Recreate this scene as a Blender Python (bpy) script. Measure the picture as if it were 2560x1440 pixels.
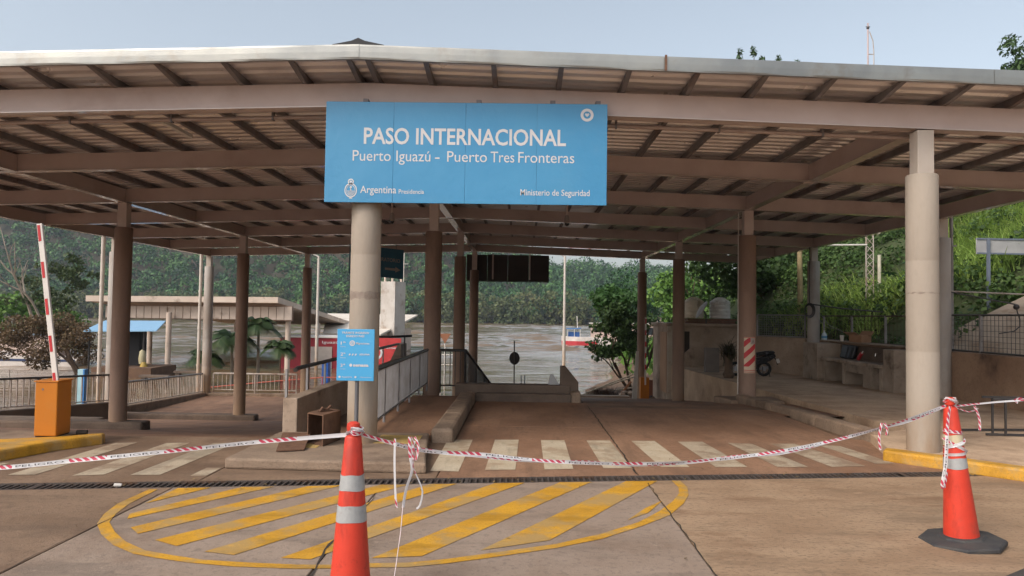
import bpy, bmesh, math, random
import numpy as np
from math import sin, cos, pi, radians
from mathutils import Vector, Matrix

for o in list(bpy.data.objects):
    bpy.data.objects.remove(o)
scene = bpy.context.scene
COL = scene.collection

# ---------------------------------------------------------------- camera
cam_d = bpy.data.cameras.new('camera')
cam_d.lens = 26.0
cam_d.sensor_width = 36.0
cam_d.clip_end = 4000
cam = bpy.data.objects.new('camera', cam_d)
COL.objects.link(cam)
cam.location = (0, 0, 1.7)
cam.rotation_euler = (radians(92.034), radians(-0.830), radians(0.712))
scene.camera = cam

# ---------------------------------------------------------------- sky, sun, exposure
SUN_EL, SUN_AZ = 43.0, 226.0          # azimuth clockwise from +Y: behind the camera, a little left
w = bpy.data.worlds.new('World')
scene.world = w
w.use_nodes = True
nt = w.node_tree
bg = nt.nodes['Background']
sky = nt.nodes.new('ShaderNodeTexSky')
sky.sky_type = 'NISHITA'
sky.sun_disc = False
sky.sun_elevation = radians(SUN_EL)
sky.sun_rotation = radians(SUN_AZ)
sky.air_density = 1.0
sky.dust_density = 4.0
sky.ozone_density = 1.0
hs = nt.nodes.new('ShaderNodeHueSaturation')
hs.inputs['Hue'].default_value = 0.487
hs.inputs['Saturation'].default_value = 0.52
hs.inputs['Value'].default_value = 1.0
nt.links.new(sky.outputs[0], hs.inputs['Color'])
nt.links.new(hs.outputs[0], bg.inputs['Color'])
bg.inputs['Strength'].default_value = 0.15

sun_d = bpy.data.lights.new('sun', 'SUN')
sun_d.energy = 0.85
sun_d.angle = radians(20)
sun_d.color = (1.0, 0.90, 0.78)
sun = bpy.data.objects.new('sun', sun_d)
COL.objects.link(sun)
_sd = Vector((sin(radians(SUN_AZ)) * cos(radians(SUN_EL)), cos(radians(SUN_AZ)) * cos(radians(SUN_EL)), sin(radians(SUN_EL))))
sun.rotation_euler = _sd.to_track_quat('Z', 'Y').to_euler()
sun.location = (-20, -40, 30)

scene.view_settings.view_transform = 'Standard'
scene.view_settings.look = 'None'
scene.view_settings.gamma = 1.0
scene.view_settings.exposure = 0.62
scene.render.engine = 'CYCLES'
scene.cycles.max_bounces = 6
scene.cycles.glossy_bounces = 3
scene.cycles.transmission_bounces = 4
scene.cycles.transparent_max_bounces = 12
scene.cycles.volume_bounces = 0
HAZE = 0.00030

# ---------------------------------------------------------------- materials
MATS = {}
def nmat(name, color, rough=0.7, metal=0.0, color2=None, nscale=3.0, stain=None, sscale=0.6, slo=0.5, shi=0.68,
         bump=0.0, bscale=40.0, speck=0.0, stretch=None, grime=None, gz=(0.0, 1.0), spec=0.4, coat=0.0, samt=1.0, cracks=0.0, tyre=None, bdist=.02):
    """procedural surface: base colour broken by noise, shaped stains, dirt and a fine relief (world-space coordinates)"""
    if name in MATS:
        return MATS[name]
    m = bpy.data.materials.new(name)
    m.use_nodes = True
    t = m.node_tree; N = t.nodes; Lk = t.links
    p = N['Principled BSDF']
    p.inputs['Roughness'].default_value = rough
    p.inputs['Metallic'].default_value = metal
    p.inputs['Specular IOR Level'].default_value = spec
    if coat:
        p.inputs['Coat Weight'].default_value = coat
    geo = N.new('ShaderNodeNewGeometry')
    vec = geo.outputs['Position']
    if stretch:
        mp = N.new('ShaderNodeMapping')
        mp.inputs['Scale'].default_value = stretch
        Lk.new(vec, mp.inputs['Vector']); vec = mp.outputs[0]
    def noise(sc, det=5.0, ro=0.6, off=0.0):
        n = N.new('ShaderNodeTexNoise')
        n.inputs['Scale'].default_value = sc
        n.inputs['Detail'].default_value = det
        n.inputs['Roughness'].default_value = ro
        if off:
            mp2 = N.new('ShaderNodeMapping'); mp2.inputs['Location'].default_value = (off, off * 1.7, off * .6)
            Lk.new(vec, mp2.inputs['Vector']); Lk.new(mp2.outputs[0], n.inputs['Vector'])
        else:
            Lk.new(vec, n.inputs['Vector'])
        return n.outputs['Fac']
    def ramp(fac, lo, hi):
        r = N.new('ShaderNodeMapRange')
        r.inputs['From Min'].default_value = lo; r.inputs['From Max'].default_value = hi
        r.interpolation_type = 'SMOOTHSTEP'
        Lk.new(fac, r.inputs['Value']); return r.outputs[0]
    def mix(fac, a, b):
        x = N.new('ShaderNodeMix'); x.data_type = 'RGBA'
        if hasattr(fac, 'is_linked') or not isinstance(fac, (int, float)):
            Lk.new(fac, x.inputs[0])
        else:
            x.inputs[0].default_value = fac
        for s, v in ((x.inputs[6], a), (x.inputs[7], b)):
            if isinstance(v, tuple): s.default_value = (*v, 1)
            else: Lk.new(v, s)
        return x.outputs[2]
    def mul(a, k):
        q = N.new('ShaderNodeMath'); q.operation = 'MULTIPLY'
        Lk.new(a, q.inputs[0])
        if isinstance(k, (int, float)): q.inputs[1].default_value = k
        else: Lk.new(k, q.inputs[1])
        return q.outputs[0]
    c = color
    if color2 is None:
        color2 = tuple(v * 0.82 for v in color)
    c = mix(ramp(noise(nscale), 0.3, 0.72), c, color2)
    if speck:
        c = mix(mul(ramp(noise(nscale * 18, 3.0, .7), 0.53, 0.62), speck), c, tuple(v * 0.5 for v in color))
    if stain:
        c = mix(mul(ramp(noise(sscale, 8.0, 0.68, 11.3), slo, shi), samt), c, stain)
    if tyre:
        mt_ = N.new('ShaderNodeMapping'); mt_.inputs['Scale'].default_value = tyre
        nn_ = N.new('ShaderNodeTexNoise'); nn_.inputs['Scale'].default_value = 1.0; nn_.inputs['Detail'].default_value = 7; nn_.inputs['Roughness'].default_value = .7
        Lk.new(geo.outputs['Position'], mt_.inputs[0]); Lk.new(mt_.outputs[0], nn_.inputs['Vector'])
        c = mix(mul(ramp(nn_.outputs['Fac'], .5, .66), .62), c, tuple(v * .48 for v in color))
        c = mix(mul(ramp(noise(3.4, 7.0, .75, 23.0), .6, .68), .5), c, tuple(v * .42 for v in color))
        c = mix(mul(ramp(noise(5.1, 7.0, .75, 31.0), .6, .7), .4), c, tuple(min(1, v * 1.35) for v in color))
    if cracks:
        nd = N.new('ShaderNodeTexNoise'); nd.inputs['Scale'].default_value = 2.5; nd.inputs['Detail'].default_value = 5; Lk.new(geo.outputs['Position'], nd.inputs['Vector'])
        vm = N.new('ShaderNodeVectorMath'); vm.operation = 'MULTIPLY_ADD'; Lk.new(nd.outputs['Color'], vm.inputs[0]); vm.inputs[1].default_value = (.35, .35, 0); Lk.new(geo.outputs['Position'], vm.inputs[2])
        vo = N.new('ShaderNodeTexVoronoi'); vo.feature = 'DISTANCE_TO_EDGE'; vo.inputs['Scale'].default_value = .45; Lk.new(vm.outputs[0], vo.inputs['Vector'])
        c = mix(mul(mul(ramp(vo.outputs['Distance'], .006, .001), ramp(noise(.5, 3.0, .5, 41.0), .5, .6)), cracks), c, tuple(v * .3 for v in color))
    if grime:
        sx = N.new('ShaderNodeSeparateXYZ'); Lk.new(geo.outputs['Position'], sx.inputs[0])
        r = N.new('ShaderNodeMapRange'); r.inputs['From Min'].default_value = gz[1]; r.inputs['From Max'].default_value = gz[0]
        r.interpolation_type = 'SMOOTHSTEP'; Lk.new(sx.outputs[2], r.inputs['Value'])
        c = mix(mul(r.outputs[0], ramp(noise(2.2, 6.0, .65, 5.0), .25, .65)), c, grime)
    Lk.new(c, p.inputs['Base Color']) if not isinstance(c, tuple) else None
    rr = N.new('ShaderNodeMapRange')
    rr.inputs['To Min'].default_value = max(0.03, rough - 0.1); rr.inputs['To Max'].default_value = min(1, rough + 0.12)
    Lk.new(noise(nscale * 2.3, 4.0, .6, 3.1), rr.inputs['Value'])
    Lk.new(rr.outputs[0], p.inputs['Roughness'])
    if bump:
        b = N.new('ShaderNodeBump'); b.inputs['Strength'].default_value = bump
        b.inputs['Distance'].default_value = bdist
        Lk.new(noise(bscale, 6.0, .65, 7.7), b.inputs['Height'])
        Lk.new(b.outputs[0], p.inputs['Normal'])
    MATS[name] = m
    return m

def leafmat(name, cols, trans=0.25, rough=0.55, cscale=0.35, lw=0.55, con=.2):
    """leaf colour differs from leaf to leaf and from bough to bough"""
    if name in MATS:
        return MATS[name]
    m = bpy.data.materials.new(name); m.use_nodes = True
    t = m.node_tree; N = t.nodes; Lk = t.links
    p = N['Principled BSDF']; p.inputs['Roughness'].default_value = rough
    p.inputs['Specular IOR Level'].default_value = 0.3
    geo = N.new('ShaderNodeNewGeometry')
    n = N.new('ShaderNodeTexNoise'); n.inputs['Scale'].default_value = cscale; n.inputs['Detail'].default_value = 3
    Lk.new(geo.outputs['Position'], n.inputs['Vector'])
    a = N.new('ShaderNodeMath'); a.operation = 'MULTIPLY_ADD'
    Lk.new(geo.outputs['Random Per Island'], a.inputs[0]); a.inputs[1].default_value = lw
    b = N.new('ShaderNodeMapRange'); b.inputs['From Min'].default_value = .5 - con; b.inputs['From Max'].default_value = .5 + con
    b.inputs['To Max'].default_value = 1.05 - lw
    Lk.new(n.outputs['Fac'], b.inputs['Value']); Lk.new(b.outputs[0], a.inputs[2])
    r = N.new('ShaderNodeValToRGB')
    els = r.color_ramp.elements
    while len(els) < len(cols): els.new(0.5)
    for i, c in enumerate(cols):
        els[i].position = i / (len(cols) - 1); els[i].color = (*c, 1)
    Lk.new(a.outputs[0], r.inputs[0])
    Lk.new(r.outputs[0], p.inputs['Base Color'])
    tr = N.new('ShaderNodeBsdfTranslucent'); Lk.new(r.outputs[0], tr.inputs['Color'])
    mx = N.new('ShaderNodeMixShader'); mx.inputs[0].default_value = trans
    Lk.new(p.outputs[0], mx.inputs[1]); Lk.new(tr.outputs[0], mx.inputs[2])
    Lk.new(mx.outputs[0], N['Material Output'].inputs['Surface'])
    MATS[name] = m
    return m

# ---------------------------------------------------------------- mesh building
WL = {}                                           # world location of empties and origins
class B:
    def __init__(s): s.v = []; s.f = []; s.mi = []; s.k = 0
    def add(s, vs, fs):
        n = len(s.v); s.v += [tuple(q) for q in vs]
        for f in fs: s.f.append([i + n for i in f]); s.mi.append(s.k)
        return s
    def box(s, x0, x1, y0, y1, z0, z1):
        vs = [(x, y, z) for z in (z0, z1) for y in (y0, y1) for x in (x0, x1)]
        return s.add(vs, [(0, 2, 3, 1), (4, 5, 7, 6), (0, 1, 5, 4), (2, 6, 7, 3), (0, 4, 6, 2), (1, 3, 7, 5)])
    def obox(s, c, size, rz=0.0, rx=0.0, ry=0.0):
        R = Matrix.Rotation(rz, 3, 'Z') @ Matrix.Rotation(ry, 3, 'Y') @ Matrix.Rotation(rx, 3, 'X')
        a, b, d = (q / 2 for q in size)
        vs = [Vector(c) + R @ Vector((x, y, z)) for z in (-d, d) for y in (-b, b) for x in (-a, a)]
        return s.add(vs, [(0, 2, 3, 1), (4, 5, 7, 6), (0, 1, 5, 4), (2, 6, 7, 3), (0, 4, 6, 2), (1, 3, 7, 5)])
    def prism(s, poly, z0, z1):
        """poly counter-clockwise in XY; z0/z1 numbers or lists"""
        n = len(poly)
        za = z0 if isinstance(z0, (list, tuple)) else [z0] * n
        zb = z1 if isinstance(z1, (list, tuple)) else [z1] * n
        vs = [(p[0], p[1], za[i]) for i, p in enumerate(poly)] + [(p[0], p[1], zb[i]) for i, p in enumerate(poly)]
        fs = [tuple(range(n - 1, -1, -1)), tuple(range(n, 2 * n))]
        fs += [(i, (i + 1) % n, n + (i + 1) % n, n + i) for i in range(n)]
        return s.add(vs, fs)
    def slab(s, poly3, d):
        """closed plate from a 3-D polygon, thickness along d"""
        n = len(poly3); d = Vector(d)
        vs = [Vector(p) for p in poly3] + [Vector(p) + d for p in poly3]
        fs = [tuple(range(n)), tuple(range(2 * n - 1, n - 1, -1))]
        fs += [(i, n + i, n + (i + 1) % n, (i + 1) % n) for i in range(n)]
        return s.add(vs, fs)
    def cyl(s, p0, p1, r0, r1=None, n=12, cap=True):
        r1 = r0 if r1 is None else r1
        p0 = Vector(p0); p1 = Vector(p1); ax = (p1 - p0).normalized()
        u = ax.orthogonal().normalized(); w_ = ax.cross(u)
        vs = []
        for p, r in ((p0, r0), (p1, r1)):
            for i in range(n):
                a = 2 * pi * i / n; vs.append(p + u * (r * cos(a)) + w_ * (r * sin(a)))
        fs = [(i, (i + 1) % n, n + (i + 1) % n, n + i) for i in range(n)]
        if cap: fs += [tuple(range(n - 1, -1, -1)), tuple(range(n, 2 * n))]
        return s.add(vs, fs)
    def tube(s, pts, r, n=6, rs=None):
        pts = [Vector(p) for p in pts]; m = len(pts); vs = []; u = None
        for i, p in enumerate(pts):
            t = (pts[min(i + 1, m - 1)] - pts[max(i - 1, 0)]).normalized()
            if u is None: u = t.orthogonal().normalized()
            u = (u - t * u.dot(t))
            u = u.normalized() if u.length > 1e-6 else t.orthogonal().normalized()
            w_ = t.cross(u); rr = rs[i] if rs else r
            for k in range(n):
                a = 2 * pi * k / n; vs.append(p + u * (rr * cos(a)) + w_ * (rr * sin(a)))
        fs = [(i * n + k, i * n + (k + 1) % n, (i + 1) * n + (k + 1) % n, (i + 1) * n + k) for i in range(m - 1) for k in range(n)]
        fs += [tuple(range(n - 1, -1, -1)), tuple(range((m - 1) * n, m * n))]
        return s.add(vs, fs)
    def lathe(s, prof, c=(0, 0, 0), n=24):
        vs = []
        for r, z in prof:
            for k in range(n):
                a = 2 * pi * k / n; vs.append((c[0] + r * cos(a), c[1] + r * sin(a), c[2] + z))
        m = len(prof)
        fs = [(i * n + k, i * n + (k + 1) % n, (i + 1) * n + (k + 1) % n, (i + 1) * n + k) for i in range(m - 1) for k in range(n)]
        fs += [tuple(range(n - 1, -1, -1)), tuple(range((m - 1) * n, m * n))]
        return s.add(vs, fs)
    def ball(s, c, r, n=10, m=6, sq=(1, 1, 1)):
        vs = []; fs = []
        for j in range(m + 1):
            th = pi * j / m
            for k in range(n):
                a = 2 * pi * k / n
                vs.append((c[0] + r * sq[0] * sin(th) * cos(a), c[1] + r * sq[1] * sin(th) * sin(a), c[2] + r * sq[2] * cos(th)))
        for j in range(m):
            for k in range(n):
                fs.append((j * n + k, (j + 1) * n + k, (j + 1) * n + (k + 1) % n, j * n + (k + 1) % n))
        return s.add(vs, fs)
    def strip(s, rows):
        """rows of equal length -> grid faces"""
        m = len(rows); n = len(rows[0])
        vs = [p for r in rows for p in r]
        return s.add(vs, [(i * n + k, i * n + k + 1, (i + 1) * n + k + 1, (i + 1) * n + k) for i in range(m - 1) for k in range(n - 1)])
    def mesh(s, name, off=(0, 0, 0)):
        me = bpy.data.meshes.new(name)
        me.from_pydata([(x - off[0], y - off[1], z - off[2]) for x, y, z in s.v], [], s.f)
        me.polygons.foreach_set('material_index', s.mi)
        me.update()
        return me
    def build(s, name, mat, parent=None, bevel=0.0, smooth=False, label=None, kind=None, local=False, origin=None):
        if parent is not None: off = (0, 0, 0) if local else WL[parent.name]
        else: off = origin or (0, 0, 0)
        me = s.mesh(name, off)
        for m in (mat if isinstance(mat, (list, tuple)) else [mat]): me.materials.append(m)
        if smooth:
            me.polygons.foreach_set('use_smooth', [True] * len(me.polygons))
            me.set_sharp_from_angle(angle=radians(40))
        o = bpy.data.objects.new(name, me); COL.objects.link(o)
        if parent is not None:
            o.parent = parent; WL[o.name] = WL[parent.name]
        else:
            o.location = off; WL[o.name] = tuple(off)
        if bevel:
            bv = o.modifiers.new('bevel', 'BEVEL'); bv.width = bevel; bv.segments = 2; bv.limit_method = 'ANGLE'; bv.angle_limit = radians(50)
        if label: o['label'] = label
        if kind: o['kind'] = kind
        return o

def thing(name, label, cat, loc=(0, 0, 0), group=None, rot=None):
    o = bpy.data.objects.new(name, None); COL.objects.link(o)
    o.empty_display_size = 0.2
    o.location = loc; WL[o.name] = tuple(loc)
    if rot: o.rotation_euler = rot
    o['label'] = label; o['category'] = cat
    if group: o['group'] = group
    return o
def tag(o, label, cat, group=None):
    o['label'] = label; o['category'] = cat
    if group: o['group'] = group
    return o
def share(src, name, loc, parent, rot=None, scale=None):
    """another object on the same mesh (location in the parent's space)"""
    o = bpy.data.objects.new(name, src.data); COL.objects.link(o)
    o.parent = parent; o.location = loc; WL[o.name] = WL[parent.name]
    if rot: o.rotation_euler = rot
    if scale: o.scale = scale
    for md in src.modifiers:
        if md.type == 'BEVEL':
            bv = o.modifiers.new('bevel', 'BEVEL'); bv.width = md.width; bv.segments = md.segments
            bv.limit_method = 'ANGLE'; bv.angle_limit = md.angle_limit
    return o

# text as flat mesh in the XZ plane, scaled to a given width and capital height
def text_raw(body, bold=0.0):
    cu = bpy.data.curves.new('t', 'FONT'); cu.body = body; cu.size = 1.0
    cu.offset = bold; cu.resolution_u = 3
    ob = bpy.data.objects.new('t', cu); COL.objects.link(ob)
    dg = bpy.context.evaluated_depsgraph_get(); dg.update()
    me = bpy.data.meshes.new_from_object(ob.evaluated_get(dg))
    vs = np.array([v.co[:2] for v in me.vertices]); fs = [tuple(p.vertices) for p in me.polygons]
    bpy.data.objects.remove(ob); bpy.data.curves.remove(cu); bpy.data.meshes.remove(me)
    return vs, fs
CAP = None
def lettering(body, x0, x1, zbase, cap, y, mat, parent, bold=0.0, name='lettering', place=None):
    """place: function (u, v) -> world point; default vertical plane facing -Y"""
    global CAP
    if CAP is None:
        CAP = text_raw('H')[0][:, 1].max()
    vs, fs = text_raw(body, bold)
    a, b_ = vs[:, 0].min(), vs[:, 0].max()
    k = (x1 - x0) / (b_ - a); kz = cap / CAP
    bb = B()
    if place is None: place = lambda u, v: (x0 + u, y, zbase + v)
    bb.add([place((p[0] - a) * k, p[1] * kz) for p in vs], fs)
    return bb.build(name, mat, parent)

def cloud(name, mat, parent, blobs, n, size, seed=1, kind=None, squash=0.8, out=0.6, inner=0.25, origin=None, label=None):
    """leaf-sized faces spread through a set of ellipsoid boughs (cx,cy,cz,rx,ry,rz)"""
    rg = np.random.default_rng(seed)
    bl = np.array(blobs, float)
    wgt = (bl[:, 3] * bl[:, 4] + bl[:, 3] * bl[:, 5] + bl[:, 4] * bl[:, 5]); wgt /= wgt.sum()
    ix = rg.choice(len(bl), n, p=wgt)
    d = rg.normal(size=(n, 3)); d /= np.linalg.norm(d, axis=1)[:, None]
    rad = np.where(rg.random(n) < inner, rg.random(n) ** .5 * .85, 0.82 + 0.26 * rg.random(n))
    c = bl[ix, :3] + d * bl[ix, 3:6] * rad[:, None]
    nrm = d * out + rg.normal(size=(n, 3)) * (1 - out) + np.array([0, 0, .35])
    nrm /= np.linalg.norm(nrm, axis=1)[:, None]
    t = rg.normal(size=(n, 3)); t[:, 2] -= .5
    t -= nrm * (t * nrm).sum(1)[:, None]; t /= np.linalg.norm(t, axis=1)[:, None]
    b = np.cross(nrm, t)
    L = size * (0.6 + 0.8 * rg.random(n))[:, None]; W = L * squash * .5
    v = np.stack([c - t * L * .5, c + b * W - nrm * L * .06, c + t * L * .5, c - b * W - nrm * L * .06], 1).reshape(-1, 3)
    return raw_quads(name, mat, parent, v, kind, origin, label)

def raw_quads(name, mat, parent, v, kind=None, origin=None, label=None):
    off = WL[parent.name] if parent is not None else (origin or (0, 0, 0))
    v = np.asarray(v, np.float32) - np.array(off, np.float32)
    n = len(v) // 4
    me = bpy.data.meshes.new(name)
    me.vertices.add(4 * n); me.loops.add(4 * n); me.polygons.add(n)
    me.vertices.foreach_set('co', v.ravel())
    me.loops.foreach_set('vertex_index', np.arange(4 * n, dtype=np.int32))
    me.polygons.foreach_set('loop_start', np.arange(0, 4 * n, 4, dtype=np.int32))
    me.update(calc_edges=True)
    me.materials.append(mat)
    o = bpy.data.objects.new(name, me); COL.objects.link(o)
    if parent is not None: o.parent = parent; WL[o.name] = WL[parent.name]
    else: o.location = off; WL[o.name] = tuple(off)
    if kind: o['kind'] = kind
    if label: o['label'] = label
    return o

def blades(pts, h, wid, seed, lean=0.5, segs=3):
    """curved grass blades as quads; returns vertex array"""
    rg = np.random.default_rng(seed); n = len(pts); pts = np.asarray(pts, float)
    a = rg.random(n) * 2 * pi; dr = np.stack([np.cos(a), np.sin(a), np.zeros(n)], 1)
    sd = np.stack([-np.sin(a), np.cos(a), np.zeros(n)], 1)
    hh = h * (0.55 + 0.8 * rg.random(n))[:, None]; ln = lean * (0.3 + rg.random(n))[:, None]
    out = []
    def at(s): return pts + np.array([0, 0, 1.]) * hh * (s - .35 * ln * s * s) + dr * hh * ln * s * s
    for k in range(segs):
        s0, s1 = k / segs, (k + 1) / segs
        w0 = wid * (1 - s0 ** 2 * .9); w1 = wid * (1 - s1 ** 2 * .95)
        out.append(np.stack([at(s0) - sd * w0, at(s0) + sd * w0, at(s1) + sd * w1, at(s1) - sd * w1], 1))
    return np.concatenate(out, 0).reshape(-1, 3)
# ================================================================ the setting
conc = nmat('concrete_pavement', (0.235, 0.155, 0.100), 0.78, color2=(0.165, 0.102, 0.062), nscale=1.1, stain=(0.105, 0.058, 0.033), sscale=0.9, slo=.47, shi=.68,
            bump=.35, bscale=60, speck=.5, samt=.75, tyre=(.5, 1.7, 1))
conc_m = nmat('concrete_pavement_grey', (0.31, 0.235, 0.18), 0.78, color2=(0.25, 0.18, 0.132), nscale=1.0, stain=(0.17, 0.108, 0.07), sscale=0.9, slo=.5, shi=.7, bump=.35, bscale=60, speck=.45, samt=.6, tyre=(.5, 1.7, 1))
conc_r = nmat('concrete_pavement_worn', (0.37, 0.25, 0.155), 0.8, color2=(0.27, 0.17, 0.10), nscale=1.8, stain=(0.18, 0.098, 0.052), sscale=1.6, slo=.52, shi=.68,
              bump=.5, bscale=75, speck=.75, stretch=(.6, 1.3, 1), samt=.7, tyre=(.7, 2.2, 1))
conc_lane = nmat('concrete_lane', (0.31, 0.178, 0.108), 0.72, color2=(0.21, 0.112, 0.064), nscale=1.1, stain=(0.15, 0.085, 0.052), sscale=.9, slo=.5, shi=.7,
                 bump=.3, bscale=50, speck=.4, stretch=(1, .6, 1), samt=.8, cracks=.35, tyre=(2.6, .35, 1))
conc_kerb = nmat('concrete_kerb', (0.30, 0.215, 0.15), 0.8, color2=(0.21, 0.15, 0.105), nscale=2.5, stain=(0.14, 0.09, 0.06), sscale=1.4, bump=.5, bscale=45, speck=.5)
conc_wall = nmat('concrete_wall', (0.43, 0.33, 0.25), 0.85, color2=(0.29, 0.21, 0.15), nscale=1.2, stain=(0.12, 0.08, 0.055), sscale=.9, slo=.5, shi=.72, bump=.4, bscale=30, speck=.4)
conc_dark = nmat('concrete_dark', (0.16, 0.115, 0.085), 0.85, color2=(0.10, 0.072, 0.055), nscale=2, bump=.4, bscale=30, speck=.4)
joint = nmat('joint_dirt_and_shade', (0.045, 0.034, 0.026), 0.95)  # dirt in the joints; also the painted shade inside the counter bays
yellow = nmat('yellow_paint', (0.60, 0.31, 0.025), 0.6, color2=(0.50, 0.25, 0.022), nscale=3, stain=(0.36, 0.24, 0.10), sscale=2.2, slo=.46, shi=.60, bump=.25, bscale=70, speck=.5, samt=.8, tyre=(.9, 2.5, 1))
white_p = nmat('white_paint', (0.55, 0.465, 0.34), 0.65, color2=(0.46, 0.375, 0.26), nscale=2.5, stain=(0.36, 0.26, 0.17), sscale=2, slo=.48, shi=.62, bump=.25, bscale=70, speck=.4, samt=.85, tyre=(2.6, .5, 1))
mud = nmat('mud', (0.16, 0.095, 0.055), 0.9, color2=(0.10, 0.065, 0.04), nscale=.4, bump=.5, bscale=8)
soil = nmat('soil', (0.05, 0.065, 0.022), 0.95, color2=(0.04, 0.055, 0.018), nscale=.5, bump=.5, bscale=6)

gb = B(); gb.box(-400, 400, -500, -3.04, -.5, -.001)
gb.box(-400, 400, -3.04, 9.88, -.5, -.04)
gb.box(-3.0, 5.6, 9.88, 14.44, -.5, -.04)
base = gb.build('ground', conc, kind='structure')
# the forecourt: cast slabs with open joints between them, cut by the drain
pav = B().box(-60, 60, -3.03, 6.5, -.4, -.030).build('pavement', joint, kind='structure')
def gr_lo(x): return 7.545 + 0.14 * x       # near edge of the drain
def gr_hi(x): return 7.80 + 0.135 * x       # far edge
SL = 0.006
for xa, xb, m in ((-60, -3.3, conc), (-3.3, -1.35, conc_m), (-1.35, 1.31, conc_m), (1.31, 60, conc_r)):
    ya = max(gr_lo(xa), -2.9); yb = min(gr_lo(xb), 20)
    if xb > 59: poly = [(xa + SL, -3.0), (xb, -3.0), (xb, 5.0), (10, 5.0), (5.2, gr_lo(5.2)), (xa + SL, gr_lo(xa))]
    elif xa < -59: poly = [(xa, -3.0), (xb - SL, -3.0), (xb - SL, gr_lo(xb)), (-7, gr_lo(-7)), (xa, 6.0)]
    else: poly = [(xa + SL, -3.0), (xb - SL, -3.0), (xb - SL, gr_lo(xb)), (xa + SL, gr_lo(xa))]
    B().prism(poly, -.028, 0).build('slab', m, pav, bevel=.006)
def lane_z(y):
    return float(np.interp(y, [0, 13, 15.5, 23.1, 30.1, 36, 60], [0, 0, -.09, -.92, -1.62, -2.5, -5]))
def left_z(y):
    return float(np.interp(y, [0, 9.6, 16.1, 23.1, 30.5, 33], [0, 0, -.93, -1.73, -1.78, -1.85]))
# slabs between drain and canopy
for poly in ([(-60, 7.2), (-7, gr_hi(-7)), (-3.19, gr_hi(-3.19)), (-3.19, 9.9), (-60, 9.9)],
             [(-3.18, gr_hi(-3.18)), (-.86, gr_hi(-.86)), (-.86, 9.9), (-3.18, 9.9)],
             [(-.85, gr_hi(-.85)), (1.275, gr_hi(1.275)), (1.275, 11.29), (-.85, 11.29)],
             [(-.85, 11.305), (1.275, 11.305), (1.275, 14.45), (-.85, 14.45)],
             [(1.287, gr_hi(1.287)), (4.62, gr_hi(4.62)), (7, gr_hi(7)), (7, 10.6), (4.6, 10.6), (4.6, 13.0), (1.287, 13.0)]):
    B().prism(poly, -.10, 0).build('slab', conc_lane if poly[0][0] > -1 else conc, pav, bevel=.005)
# centre lane going over the crest and down to the river
ln = B(); ys = [13.008, 13.6, 14.2, 14.8, 15.5, 16.5, 18, 20, 23.1, 26, 30.1, 33, 36]
ln.strip([[(x, y, lane_z(y)) for x in (1.287, 2.5, 3.6, 4.6, 5.66)] for y in ys])
ln.strip([[(x, y, lane_z(y) - .02) for x in (-2.0, -1, 0, 1.275)] for y in [14.46] + ys[4:]])
ln.strip([[(x, y, -.07) for x in (4.6, 5.2, 5.66)] for y in (10.0, 11.5, 13.0)])
ln.build('lane', conc_lane, kind='structure')
# left ramp
lr = B(); ys = [9.9, 10.5, 12, 14, 16.1, 18, 20, 23.1, 26, 30.5]
def lx(y): return float(np.interp(y, [9.9, 19.6, 22.5, 24, 31], [-15.2, -14.2, -12.9, -12.95, -12.95]))
lr.strip([[(lx(y) + (-3.02 - lx(y)) * t, y, left_z(y)) for t in (0, .3, .6, 1)] for y in ys])
lr.strip([[(lx(y), y, left_z(y)) for y in ys], [(lx(y) - .02, y, -4) for y in ys]])
lr.strip([[(x, 30.5, left_z(30.5)) for x in (-12.95, -3.0)], [(x, 30.52, -4) for x in (-12.95, -3.0)]])
lr.build('ramp_road', conc_lane, kind='structure')
# footway ramp between the low wall and the centre railing
fr = B(); fr.strip([[(x, y, z) for x in (-2.985, -2.06)] for y, z in ((9.9, .02), (11, .0), (14, -.45), (18, -1.05), (24, -1.6))])
fr.build('footway', conc_lane, kind='structure')

# painted markings, 4 mm above the slabs
def mark(poly, name, m, z=.004):
    B().add([(x, y, z) for x, y in poly], [tuple(range(len(poly)))]).build(name, m, pav)
CW = [[(-.955, 8.01), (-.65, 8.0), (-.63, 10.02), (-.96, 9.99)], [(-.37, 8.10), (-.04, 8.15), (-.01, 10.08), (-.33, 10.05)],
      [(.28, 8.19), (.60, 8.24), (.61, 10.11), (.29, 10.08)], [(.94, 8.31), (1.26, 8.34), (1.23, 10.14), (.91, 10.11)],
      [(1.60, 8.43), (1.93, 8.46), (1.84, 10.17), (1.52, 10.14)], [(2.23, 8.48), (2.60, 8.52), (2.49, 10.17), (2.15, 10.14)],
      [(2.95, 8.54), (3.31, 8.57), (3.13, 10.07), (2.82, 10.11)], [(3.59, 8.60), (4.01, 8.68), (3.72, 10.13), (3.38, 10.10)],
      [(4.20, 8.84), (4.45, 8.86), (4.28, 10.0), (4.00, 10.10)],
      [(-5.17, 7.48), (-4.91, 7.5), (-4.85, 9.4), (-5.1, 9.35)], [(-4.52, 7.49), (-4.24, 7.57), (-4.2, 9.45), (-4.48, 9.4)],
      [(-3.97, 7.57), (-3.68, 7.6), (-3.62, 9.5), (-3.9, 9.45)], [(-3.36, 7.58), (-3.2, 7.6), (-3.2, 7.98), (-3.36, 7.98)],
      [(-5.85, 7.46), (-5.55, 7.47), (-5.55, 8.05), (-5.8, 8.0)]]
white_w = nmat('white_paint_worn', (0.46, 0.38, 0.275), 0.7, color2=(0.38, 0.30, 0.21), nscale=3, stain=(0.20, 0.125, 0.078), sscale=2.4, slo=.45, shi=.62, bump=.25, bscale=70, speck=.5, samt=.7, tyre=(2.2, .5, 1))
for i, q in enumerate(CW): mark(q, 'crosswalk_stripe', white_w if i >= 5 else white_p)
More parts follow.
